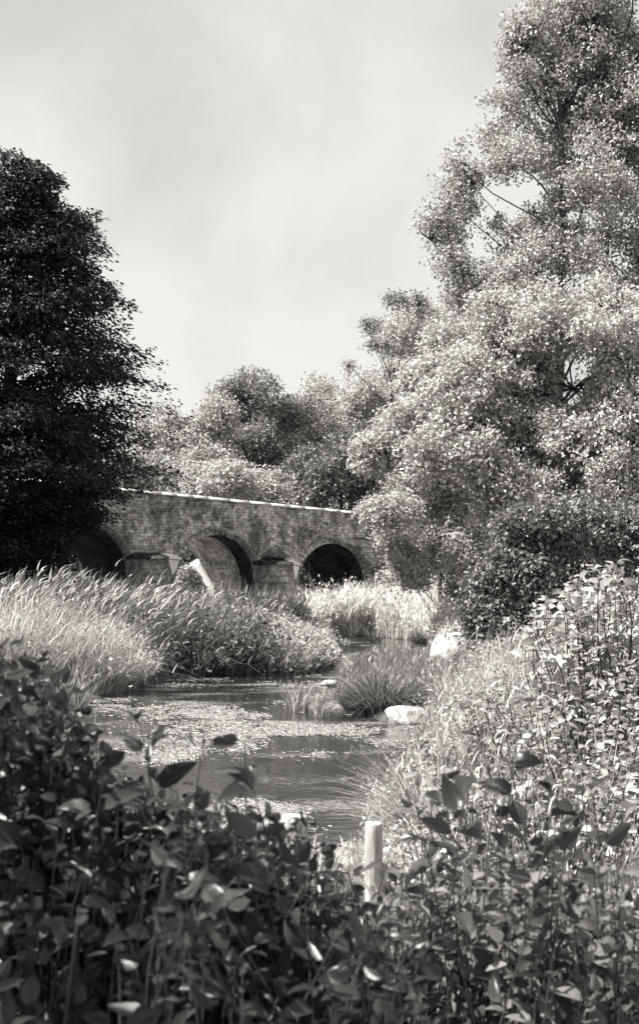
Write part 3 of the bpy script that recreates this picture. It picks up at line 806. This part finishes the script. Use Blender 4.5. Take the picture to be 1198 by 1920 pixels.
def post(px, ytop, D, rad, label, seed, lean=0.0):
    r = np.random.default_rng(seed)
    x, y = base_at(px, D); zt = at(px, ytop, D)[2]; zb = float(height(np.array(x), np.array(y)))-0.1
    k = 14; sides = 26; V = []; ang = np.arange(sides)/sides*2*pi
    wob = 1+0.05*np.sin(ang*3+1)+0.02*r.normal(size=sides)
    prof = [(zb, 1.08)]+[(zb+(zt-zb)*i/(k-1), 1.06-0.06*i/(k-1)+0.01*r.normal()) for i in range(1, k)]
    for z, s in prof:
        for a, w_ in zip(ang, wob): V.append((x+cos(a)*rad*s*w_+lean*(z-zb), y+sin(a)*rad*s*w_, z))
    for s, dz in ((0.93, 0.006), (0.5, 0.010), (0.02, 0.007)):
        for a, w_ in zip(ang, wob): V.append((x+cos(a)*rad*s*w_+lean*(zt-zb), y+sin(a)*rad*s*w_, zt+dz+0.002*r.normal()))
    rows = k+3
    Fs = [(i*sides+j, i*sides+(j+1) % sides, (i+1)*sides+(j+1) % sides, (i+1)*sides+j) for i in range(rows-1) for j in range(sides)]
    o = build('wooden_post', np.array(V)-np.array([x, y, zb]), np.array(Fs), M_post, smooth=False); o.location = (x, y, zb)
    tag(o, label, 'post', group='pale wooden posts at the near bank')
post(698, 1545, 6.2, 0.047, 'slim pale round post standing clear with its sawn top beside the arching grass', 1, 0.01)
post(549, 1532, 6.6, 0.082, 'thick pale post stump mostly hidden behind the dark shrub leaves', 2)

# ---------------------------------------------------------------- reeds and grasses
RG = np.random.default_rng(123)
def scatter(n, px0, px1, d0, d1, r=RG, keep=None, dry=True):
    px = r.uniform(px0, px1, n*2); D = np.sqrt(r.uniform(d0*d0, d1*d1, n*2))
    x = (px-HX)/F*D; s = pond_sd(x, D)
    ok = s > (0.0 if dry else -9)
    if keep is not None: ok &= keep(px, D, s)
    px, D, x = px[ok][:n], D[ok][:n], x[ok][:n]
    return px, D, np.stack([x, D, height(x, D)], 1)

def reed_bed():
    r = np.random.default_rng(21)
    def kp(px, D, s): return (px < 250+(D-24)*18) & (px < 560) & (s > 0.05) & ~((px > 325) & (px < 415) & (D > 37))
    px, D, B = scatter(5200, -60, 560, 25.5, 50, r, kp)
    n = len(px); hgt = (1.80+0.24*r.normal(size=n))*np.clip(0.86+0.16*fbm(B[:, 0]*0.7, B[:, 1]*0.5, 2)+0.0*D, 0.6, 1.2)
    hgt *= np.interp(px, [0, 260, 340, 430, 560], [1.12, 1.0, 0.80, 0.78, 0.7])*np.interp(D, [25, 30, 50], [0.84, 1, 1.04])
    lean = np.stack([0.22+0.17*r.normal(size=n)+0.25*np.interp(px, [0, 300, 500], [1, 1, .1]), 0.08*r.normal(size=n)], 1)
    V, Fc, cen = blades(B, hgt, np.full(n, 0.02), lean, r, 5, 0.5)
    root = empty('reed_bed', (-6, 35, 0)); tag(root, 'tall windblown reeds with pale tips on the left bank below the dark tree', 'reeds', kind='stuff')
    build('reed_stems', V, Fc, M_reed_dark, root, tone=rep(r.uniform(0, 1, n), 12))
    # leaves along the stems, streaming to the right
    k = 7; t = r.uniform(0.3, 0.97, (n, k)); q = t*5; i = np.minimum(q.astype(int), 4); f = (q-i)[..., None]
    c0 = np.take_along_axis(cen, i[..., None], 1); c1 = np.take_along_axis(cen, (i+1)[..., None], 1)
    P = (c0+(c1-c0)*f).reshape(-1, 3); m = len(P)
    h2 = r.uniform(0.25, 0.55, m); ln = np.stack([0.9+0.45*r.normal(size=m), 0.35*r.normal(size=m)], 1)
    V, Fc, _ = blades(P, h2, r.uniform(0.02, 0.04, m), ln, r, 4, 0.3)
    build('reed_leaves', V, Fc, M_reed, root, tone=rep(r.uniform(0, 1, m), 10))
    # plumes
    sel = r.uniform(size=n) < 0.5; T = cen[sel][:, -1]; m = len(T)
    V, Fc, _ = blades(T-np.array([0.05, 0, 0.06]), r.uniform(0.22, 0.36, m), r.uniform(0.05, 0.085, m), np.stack([0.9+0.3*r.normal(size=m), 0.2*r.normal(size=m)], 1), r, 4, 0.6)
    build('reed_plumes', V, Fc, M_plume, root, tone=rep(r.uniform(0, 1, m), 10))
reed_bed()

def grass_stuff(name, label, n, box, hfun, lean, mat, seed, w=(0.012, 0.028), keep=None, curl=0.8, leanv=0.38, cat='grass', seg=4, patch=0.0, heads=0.12, leafy=0, lsz=0.08):
    r = np.random.default_rng(seed); per = 18
    px, D, B = scatter(n//per, *box, r, keep)
    if patch:
        pn = fbm(B[:, 0]*1.3, B[:, 1]*0.9, seed); okk = pn > patch
        px, D, B = px[okk], D[okk], B[okk]
    nt = len(px); h = hfun(px, D, B)*r.uniform(0.55, 1.12, nt)*(0.5+1.0*fbm(B[:, 0]*1.6, B[:, 1]*1.1, seed+3))
    tl = np.stack([lean+leanv*0.6*r.normal(size=nt), leanv*0.6*r.normal(size=nt)], 1)
    tt = 0.1+0.8*fbm(B[:, 0]*0.8, B[:, 1]*0.5, seed+8)+0.18*r.normal(size=nt)
    k = np.repeat(np.arange(nt), per); m = len(k)
    rad = np.abs(r.normal(size=m))*0.10*np.clip(h[k], 0.4, 1.6); a = r.uniform(0, 2*pi, m)
    Bb = B[k]+np.stack([np.cos(a)*rad, np.sin(a)*rad, 0*a], 1)
    hh = h[k]*r.uniform(0.35, 1.2, m)
    ln = tl[k]+np.stack([np.cos(a), np.sin(a)], 1)*np.abs(r.normal(size=m))[:, None]*(leanv*1.3)
    V, Fc, cen = blades(Bb, hh, r.uniform(*w, m), ln, r, seg, curl)
    tn = np.clip(tt[k]+0.22*r.normal(size=m), 0, 1)
    if heads:
        sel = r.uniform(size=m) < heads; T = cen[sel][:, -2]; mh = len(T)
        V2, F2, _ = blades(T, hh[sel]*0.22+0.05, np.full(mh, w[1]*1.5), tl[k][sel]+0.35*r.normal(size=(mh, 2)), r, seg, 0.5)
        Fc = np.concatenate([Fc, F2+len(V)]); V = np.concatenate([V, V2]); tn = np.concatenate([tn, np.ones(mh)])
    tv = rep(tn, 2*(seg+1)); Fl = [Fc]
    if leafy:
        kk = np.repeat(np.arange(m), leafy); mm = len(kk); j = r.integers(1, seg+1, mm)
        P = cen[kk, j]+r.normal(size=(mm, 3))*0.02
        d = rnd_dirs(r, mm); L = lsz*r.uniform(0.5, 1.6, mm)
        V3, F3 = small_leaves(P, d+np.array([0.2, 0, 0.2]), rnd_dirs(r, mm)+np.array([0, 0, 0.8]), L, L*r.uniform(0.25, 0.55, mm))
        Fl.append(F3+len(V)); V = np.concatenate([V, V3]); tv = np.concatenate([tv, rep(np.clip(tt[k][kk]+0.3*r.normal(size=mm), 0, 1), 4)])
    o = build(name, V, Fl, mat, tone=tv); tag(o, label, cat, kind='stuff'); return o

# left mound of fine grass in front of the reeds
grass_stuff('meadow_grass', 'fine pale grass mound at the left water edge in front of the reeds', 26000, (-40, 285, 22.0, 29), lambda p, d, b: np.interp(p, [0, 200, 285], [1.5, 1.15, 0.75]), 0.35, M_grass, 31, w=(0.008, 0.020), leafy=1, lsz=0.08)
grass_stuff('bank_grass', 'short leafy growth on the right-hand water edge behind the arching grass', 9000, (700, 960, 6.6, 17), lambda p, d, b: 0.30+0*p, 0.0, M_grass, 65, keep=lambda px, D, s: (D < 13) | (px > 800), w=(0.005, 0.014), leafy=3, lsz=0.045)
# reed face between, the hollow's shade put into its dark colour
grass_stuff('sedge_bank', 'dense sedge, coloured dark for shade, along the water edge between reeds and pale grass', 15000, (255, 480, 27.5, 33), lambda p, d, b: np.interp(p, [255, 350, 480], [0.8, 1.35, 1.1]), 0.3, M_tussock, 32, w=(0.02, 0.04), leafy=2, lsz=0.12)
# pale grass spit
grass_stuff('meadow_grass', 'sunlit pale grass spit left of the upper pool', 52000, (380, 665, 26.5, 50), lambda p, d, b: np.interp(d, [26, 32, 50], [0.75, 1.15, 1.30])*np.interp(p, [380, 480, 600, 665], [1.05, 0.95, 0.6, 0.35]), 0.15, M_grass, 33, w=(0.010, 0.026), leafy=2, lsz=0.11)
# bulrushes in front of the bridge
grass_stuff('bulrush_fringe', 'dark upright bulrushes in front of the pier between the arches', 6500, (385, 572, 46, 53), lambda p, d, b: 1.65+0*p, 0.03, M_cattail, 34, w=(0.03, 0.06), leanv=0.08, cat='bulrushes', patch=0.42)
grass_stuff('bulrush_tips', 'pale drooping leaf tips among the bulrushes below the bridge', 3000, (385, 575, 45.5, 52.5), lambda p, d, b: 1.8+0*p, 0.15, M_plume, 35, w=(0.03, 0.055), leanv=0.25, cat='bulrushes', patch=0.45)
# far pale grass in front of the right arch and trees
grass_stuff('meadow_grass', 'tall bright grass bank behind the upper pool below the right arch', 110000, (560, 920, 44, 59), lambda p, d, b: np.interp(p, [560, 600, 720, 900], [1.5, 1.8, 2.2, 2.0])*np.interp(d, [44, 50, 56], [0.45, 0.7, 0.92]), 0.1, M_far_grass, 36, w=(0.025, 0.055), leafy=1, lsz=0.16, heads=0.2, leanv=0.2)
grass_stuff('meadow_grass', 'pale grass on the right bank beyond the boulder', 26000, (885, 1120, 19, 44), lambda p, d, b: 0.85+0*p, 0.0, M_grass, 37, w=(0.012, 0.03), leafy=2, lsz=0.09)
grass_stuff('tall_grass', 'long bright grass stems among the leafy plants on the right bank', 7500, (820, 1240, 6.5, 19), lambda p, d, b: np.interp(p, [820, 900, 1200], [0.6, 0.95, 1.05])*np.interp(d, [6, 9, 19], [0.8, 0.95, 1.1]), 0.05, M_grass, 38, w=(0.006, 0.016), leafy=2, lsz=0.05, leanv=0.22)
grass_stuff('bank_grass', 'short mixed grass of the near bank under the shrubs', 9000, (-500, 1700, 2.2, 5.2), lambda p, d, b: 0.36+0*p, 0.1, M_grass, 39, w=(0.006, 0.014), leanv=0.3)
grass_stuff('bank_grass', 'short pale grass along the near water edge behind the slim post', 7000, (-500, 1700, 6.4, 8.6), lambda p, d, b: 0.26+0*p, 0.1, M_grass, 64, w=(0.006, 0.014), leanv=0.3)
grass_stuff('bank_grass', 'rough grass on the left bank beyond the pond end', 9000, (-500, 160, 8.5, 24), lambda p, d, b: 0.7+0*p, 0.25, M_sedge, 40, w=(0.010, 0.025), leanv=0.3)

def clump(name, label, cat, px, py, D, n, rx, h, mat, seed, lean=0.0, outw=0.5, w=(0.012, 0.03), stem=None, curl=0.8, seg=6, group=None, z=None):
    r = np.random.default_rng(seed); c = at(px, py, D) if z is None else np.array([(px-HX)/F*D, D, z])
    a = r.uniform(0, 2*pi, n); q = np.sqrt(r.uniform(0, 1, n))
    lob_ = 1+0.35*np.sin(a*3+seed)+0.2*np.sin(a*7+seed*2)
    B = np.stack([c[0]+np.cos(a)*q*rx, c[1]+np.sin(a)*q*rx*0.7, np.full(n, c[2])], 1)
    h_ = h*r.uniform(0.45, 1.1, n)*(0.8+0.25*lob_)
    ln = np.stack([np.cos(a)*q*outw+lean+0.25*r.normal(size=n), np.sin(a)*q*outw+0.25*r.normal(size=n)], 1)
    V, Fc, _ = blades(B, h_, r.uniform(*w, n), ln, r, seg, curl)
    V = V-c
    o = build(name, V, Fc, mat, tone=rep(r.uniform(0, 1, n), 2*(seg+1))); o.location = tuple(c)
    tag(o, label, cat, group); return o
# the sedge tussock in mid pond
clump('sedge_tussock', 'big dark drooping sedge tussock standing in the pond beside the flat rock', 'tussock', 722, 1338, 18.9, 900, 0.42, 0.98, M_tussock, 51, lean=0.25, outw=1.7, w=(0.012, 0.028), z=0.0)
clump('sedge_tussock', 'low dark tussock shoulder leaning left over the water', 'tussock', 668, 1318, 19.6, 420, 0.22, 0.42, M_tussock, 52, lean=-0.3, outw=0.9, w=(0.010, 0.022), z=0.02)
clump('sedge_tussock', 'dark sedge between the tussock and the boulder', 'tussock', 800, 1300, 21.5, 900, 0.40, 0.62, M_cattail, 53, lean=0.1, outw=0.8, w=(0.012, 0.03), z=0.1)
clump('iris_clump', 'upright pale iris blades in the water, the left of two clumps', 'water plant', 557, 1330, 19.6, 40, 0.18, 0.66, M_grass, 54, outw=0.45, w=(0.025, 0.045), z=-0.02, group='iris clumps in the pond')
clump('iris_clump', 'shorter iris clump nearer the tussock, the right of two', 'water plant', 603, 1345, 18.6, 30, 0.13, 0.5, M_grass, 55, outw=0.5, w=(0.025, 0.04), z=-0.02, group='iris clumps in the pond')
clump('rush_clump', 'dark spiky fan of rush at the far edge of the upper pool', 'rush', 703, 1200, 50, 60, 0.26, 0.9, M_cattail, 56, outw=0.75, w=(0.03, 0.06), z=0.0, curl=0.2)
clump('rush_clump', 'rounded dark rush tuft right of the spiky fan at the upper pool', 'rush', 786, 1206, 47.5, 260, 0.34, 0.6, M_cattail, 57, outw=0.5, w=(0.02, 0.04), z=0.0)
clump('rush_clump', 'small dark rush wisp left of the spiky fan at the upper pool', 'rush', 662, 1198, 51, 40, 0.12, 1.0, M_cattail, 58, outw=0.3, w=(0.02, 0.04), z=0.0)
clump('arching_grass', 'tall arching grass clump with long pale blades bending left over the water by the post', 'grass clump', 790, 1620, 8.0, 240, 0.14, 0.85, M_grass, 59, lean=-0.45, outw=0.8, w=(0.008, 0.014), z=0.12, curl=1.1, seg=8)
clump('arching_grass', 'shorter pale grass clump to the right of the post', 'grass clump', 850, 1650, 7.4, 180, 0.2, 0.6, M_grass, 60, lean=-0.1, outw=0.8, w=(0.006, 0.013), z=0.15, curl=1.1, seg=8)
clump('dock_leaves', 'broad grassy blades in the lower right corner', 'grass clump', 1130, 1960, 3.1, 34, 0.12, 0.55, M_sedge, 61, lean=-0.1, outw=1.0, w=(0.018, 0.035), z=0.62, curl=0.9, seg=8)

grass_stuff('sedge_bank', 'mixed sedge covering the low spit between tussock and boulder', 15000, (640, 850, 19, 34), lambda p, d, b: 0.42+0*p, 0.1, M_sedge, 63, w=(0.012, 0.03), leanv=0.4)
# ---------------------------------------------------------------- floating weed
def duckweed():
    r = np.random.default_rng(8); n = 260000
    D = 1/r.uniform(1/58, 1/8, n); px = r.uniform(60, 900, n); x = (px-HX)/F*D
    s = pond_sd(x, D)
    dens = 0.72*fbm(x*0.55, D*0.33, 14, 4)+0.28*fbm(x*3.1, D*2.2, 24, 3)
    edge = np.exp(s/0.6)*0.16
    # drift bands where the photograph shows them
    y_ = HY+CAMZ*F/D
    def band(cx, cy, rx, ry): return np.exp(-((px-cx)/rx)**2-((y_-cy)/ry)**2)
    drift = 0.20*band(400, 1285, 180, 10)+0.26*band(400, 1338, 90, 10)+0.3*band(620, 1368, 200, 16)+0.2*band(330, 1320, 160, 12)+0.22*band(480, 1520, 200, 40)+0.12*band(450, 1420, 220, 45)+0.3*band(740, 1238, 90, 9)
    gap = 0.34*band(590, 1392, 60, 10)+0.25*band(360, 1302, 90, 10)+0.2*band(700, 1440, 90, 30)+0.35*band(660, 1520, 110, 60)+0.2*band(600, 1352, 30, 10)
    k = dens+edge+drift-gap
    ok = (s < 0.02) & (k > 0.70+0.05*r.normal(size=n))
    x, D = x[ok], D[ok]; m = len(x); R = (0.006*r.pareto(2.6, m).clip(0, 5)+0.006)*np.clip(D/16, 0.5, 2.0)
    ang = np.arange(6)/6*2*pi
    a = ang[None]+r.uniform(0, 6, m)[:, None]
    V = np.stack([x[:, None]+np.cos(a)*R[:, None]*2.4, D[:, None]+np.sin(a)*R[:, None], np.repeat((0.004+r.uniform(0, 0.012, m))[:, None], 6, 1)+0.004*np.sin(a*2)], -1).reshape(-1, 3)
    Fc = np.arange(m*6).reshape(m, 6)
    o = build('duckweed', V, Fc, M_weed, tone=rep(r.uniform(0, 1, m), 6)); tag(o, 'pale floating weed drifting in patches on the pond', 'water weed', kind='stuff')
duckweed()

# ---------------------------------------------------------------- leafy shrubs
TMP = [leaf_template(7, 0.30, 0.28), leaf_template(7, 0.05, 0.15), leaf_template(7, 0.55, 0.4)]
def shrub(name, label, nst, pxr, dr, ytop, size, mat, seed, cat='shrub', leaves=19, spread=0.5, jit=60, ybias=1.0, stemr=0.0024, group=None, base_shift=0.0, wr=0.58, span=0.9, pale=0.0):
    """stems rise from one rootstock and carry alternate broad leaves; ytop(px) is the outline they reach"""
    r = np.random.default_rng(seed)
    pc = np.mean(pxr); dc = np.mean(dr); bx, by = base_at(pc, dc); bz = float(height(np.array(bx), np.array(by)))
    root = empty(name, (bx, by, bz)); tag(root, label, cat, group)
    paths = []; P, A, N, S = [], [], [], []
    for k in range(nst):
        D = r.uniform(*dr); px = r.uniform(*pxr); y = ytop(px)+abs(r.normal())**ybias*jit
        tip = at(px, y, D); x0 = bx+(tip[0]-bx)*0.55+r.normal()*0.08+base_shift; y0 = by+(D-by)*0.6
        b = np.array([x0, y0, float(height(np.array(x0), np.array(y0)))-0.02])
        if tip[2] < b[2]+0.15: continue
        p = curve(b, tip, 10, r, 0.05); L = np.linalg.norm(tip-b)
        paths.append((p, np.linspace(stemr*1.5, stemr*0.5, 10)))
        lv = int(leaves*np.clip(L, 0.5, 1.5)); ts = np.linspace(1-min(0.92, span/L), 1.0, lv)+r.uniform(-0.02, 0.02, lv); ts = np.clip(ts, 0.02, 1)
        q = ts*9; i = np.minimum(q.astype(int), 8); pos = p[i]+(p[i+1]-p[i])*(q-i)[:, None]; tg = normed(p[i+1]-p[i])
        a = np.arange(lv)*2.4+r.uniform(0, 6)
        side = np.stack([np.cos(a), np.sin(a), 0.1*np.ones(lv)], 1)
        ax = normed(side+tg*r.uniform(0.1, 0.8, (lv, 1))+r.normal(size=(lv, 3))*0.25)
        P.append(pos+side*0.012); A.append(ax); N.append(normed(np.array([0, 0, 1.0])+side*0.2+r.normal(size=(lv, 3))*spread))
        S.append(size*r.uniform(0.45, 1.25, lv)*np.where(ts > 0.96, 0.7, 1))
    P = np.concatenate(P); A = np.concatenate(A); N = np.concatenate(N); S = np.concatenate(S)
    tt = r.integers(0, 3, len(P)); Vs, Fs, Us, Ts = [], [], [], []; o = 0
    for k in range(3):
        s = tt == k
        V, Fc, U = big_leaves(P[s], A[s], N[s], S[s], S[s]*wr*r.uniform(0.8, 1.2, s.sum()), TMP[k])
        Vs.append(V); Fs.append(Fc+o); Us.append(U); tn = r.uniform(0, 1, s.sum()); tn = np.where(r.uniform(size=len(tn)) < pale, r.uniform(2.0, 7.0, len(tn)), tn); Ts.append(rep(tn, len(TMP[k][0]))); o += len(V)  # some leaves get a brighter tone to imitate sun glints
    build('foliage', np.concatenate(Vs), np.concatenate(Fs), mat, root, uv=np.concatenate(Us), tone=np.concatenate(Ts), smooth=True)
    Vt, Ft = tubes(paths, 5); build('stems', Vt, Ft, M_stem, root, smooth=True)
    return root

yl = lambda px: np.interp(px, [-200, 40, 90, 150, 200, 280, 400, 600, 660], [1150, 1200, 1240, 1330, 1390, 1450, 1480, 1540, 1610])
ym = lambda px: np.interp(px, [150, 250, 330, 400, 500, 600, 640, 690, 760, 900, 1198], [1430, 1450, 1470, 1500, 1525, 1545, 1610, 1690, 1640, 1600, 1560])
SG = 'broadleaf shrubs along the near bank'
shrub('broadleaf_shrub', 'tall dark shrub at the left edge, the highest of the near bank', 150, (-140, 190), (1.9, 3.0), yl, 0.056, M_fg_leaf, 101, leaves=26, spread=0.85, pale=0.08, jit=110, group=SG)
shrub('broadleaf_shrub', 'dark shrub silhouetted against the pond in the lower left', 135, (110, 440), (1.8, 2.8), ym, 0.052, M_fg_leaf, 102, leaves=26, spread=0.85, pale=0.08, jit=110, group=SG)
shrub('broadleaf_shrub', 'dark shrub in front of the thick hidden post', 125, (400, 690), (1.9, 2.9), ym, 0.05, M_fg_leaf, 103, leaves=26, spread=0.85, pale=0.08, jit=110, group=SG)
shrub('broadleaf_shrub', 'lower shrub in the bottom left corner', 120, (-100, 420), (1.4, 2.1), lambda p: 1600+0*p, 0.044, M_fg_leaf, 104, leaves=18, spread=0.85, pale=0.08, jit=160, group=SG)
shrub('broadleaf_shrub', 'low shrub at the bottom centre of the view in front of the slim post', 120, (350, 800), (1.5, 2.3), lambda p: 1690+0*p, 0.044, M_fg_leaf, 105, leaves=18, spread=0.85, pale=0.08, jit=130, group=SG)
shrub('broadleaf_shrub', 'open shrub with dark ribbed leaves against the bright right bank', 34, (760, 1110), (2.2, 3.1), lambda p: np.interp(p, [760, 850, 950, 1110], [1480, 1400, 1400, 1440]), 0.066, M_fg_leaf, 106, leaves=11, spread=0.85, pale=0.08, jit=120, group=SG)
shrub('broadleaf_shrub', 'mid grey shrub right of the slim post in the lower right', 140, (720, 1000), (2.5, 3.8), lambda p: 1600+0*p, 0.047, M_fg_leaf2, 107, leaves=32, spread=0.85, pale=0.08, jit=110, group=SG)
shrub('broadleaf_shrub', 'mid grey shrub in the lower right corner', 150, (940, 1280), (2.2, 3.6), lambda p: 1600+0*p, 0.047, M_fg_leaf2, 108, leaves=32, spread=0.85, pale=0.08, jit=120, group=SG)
shrub('spindly_sapling', 'thin sapling with few loose leaves standing in front of the pond', 5, (240, 500), (1.9, 2.2), lambda p: np.interp(p, [240, 330, 500], [1335, 1345, 1400]), 0.062, M_fg_leaf, 109, cat='sapling', jit=22, leaves=13, span=0.36, stemr=0.0018, spread=0.9)
# right bank
shrub('bank_shrub', 'sunlit shrub with large pale leaves at the right edge above the tall grass', 150, (985, 1270), (8.0, 11.5), lambda p: np.interp(p, [985, 1040, 1100, 1200], [1150, 1095, 1060, 1045]), 0.105, M_bank_leaf, 110, jit=90, leaves=16, stemr=0.006, span=1.1)
shrub('bank_shrub', 'pale roundleaf plant spreading beside the flat rock', 190, (780, 990), (9.0, 15.0), lambda p: np.interp(p, [780, 860, 880, 990], [1385, 1330, 1290, 1280]), 0.085, M_bank_leaf, 111, cat='plant', jit=110, leaves=14, stemr=0.004, wr=0.75, span=0.8)
shrub('bank_shrub', 'pale leafy plants filling the middle of the right bank', 260, (880, 1260), (7.0, 13.0), lambda p: np.interp(p, [880, 980, 1260], [1270, 1230, 1220]), 0.075, M_bank_leaf, 112, cat='plant', jit=150, leaves=14, stemr=0.004, span=0.9)
shrub('bank_shrub', 'pale leafy plants at the foot of the right bank behind the slim post', 220, (740, 1240), (5.0, 8.0), lambda p: np.interp(p, [740, 800, 1240], [1510, 1430, 1400]), 0.065, M_bank_leaf, 113, cat='plant', jit=120, leaves=13, stemr=0.003, span=0.6)
shrub('bank_shrub', 'bright bush at the left foot of the middle arch beside the white slab', 150, (334, 372), (52.2, 53.4), lambda p: np.interp(p, [338, 360, 388], [1062, 1050, 1085]), 0.15, M_bank_leaf, 114, jit=22, leaves=26, stemr=0.008, span=1.6)
shrub('bank_shrub', 'sunlit low plants glimpsed through the dark shrubs in the lower left', 200, (-120, 460), (3.4, 5.6), lambda p: 1560+0*p, 0.07, M_bank_leaf, 115, cat='plant', jit=170, leaves=14, stemr=0.002, span=0.7)
shrub('bank_shrub', 'sunlit low plants around the foot of the slim post', 170, (430, 820), (3.8, 6.0), lambda p: 1690+0*p, 0.06, M_bank_leaf, 116, cat='plant', jit=120, leaves=14, stemr=0.002, span=0.6)
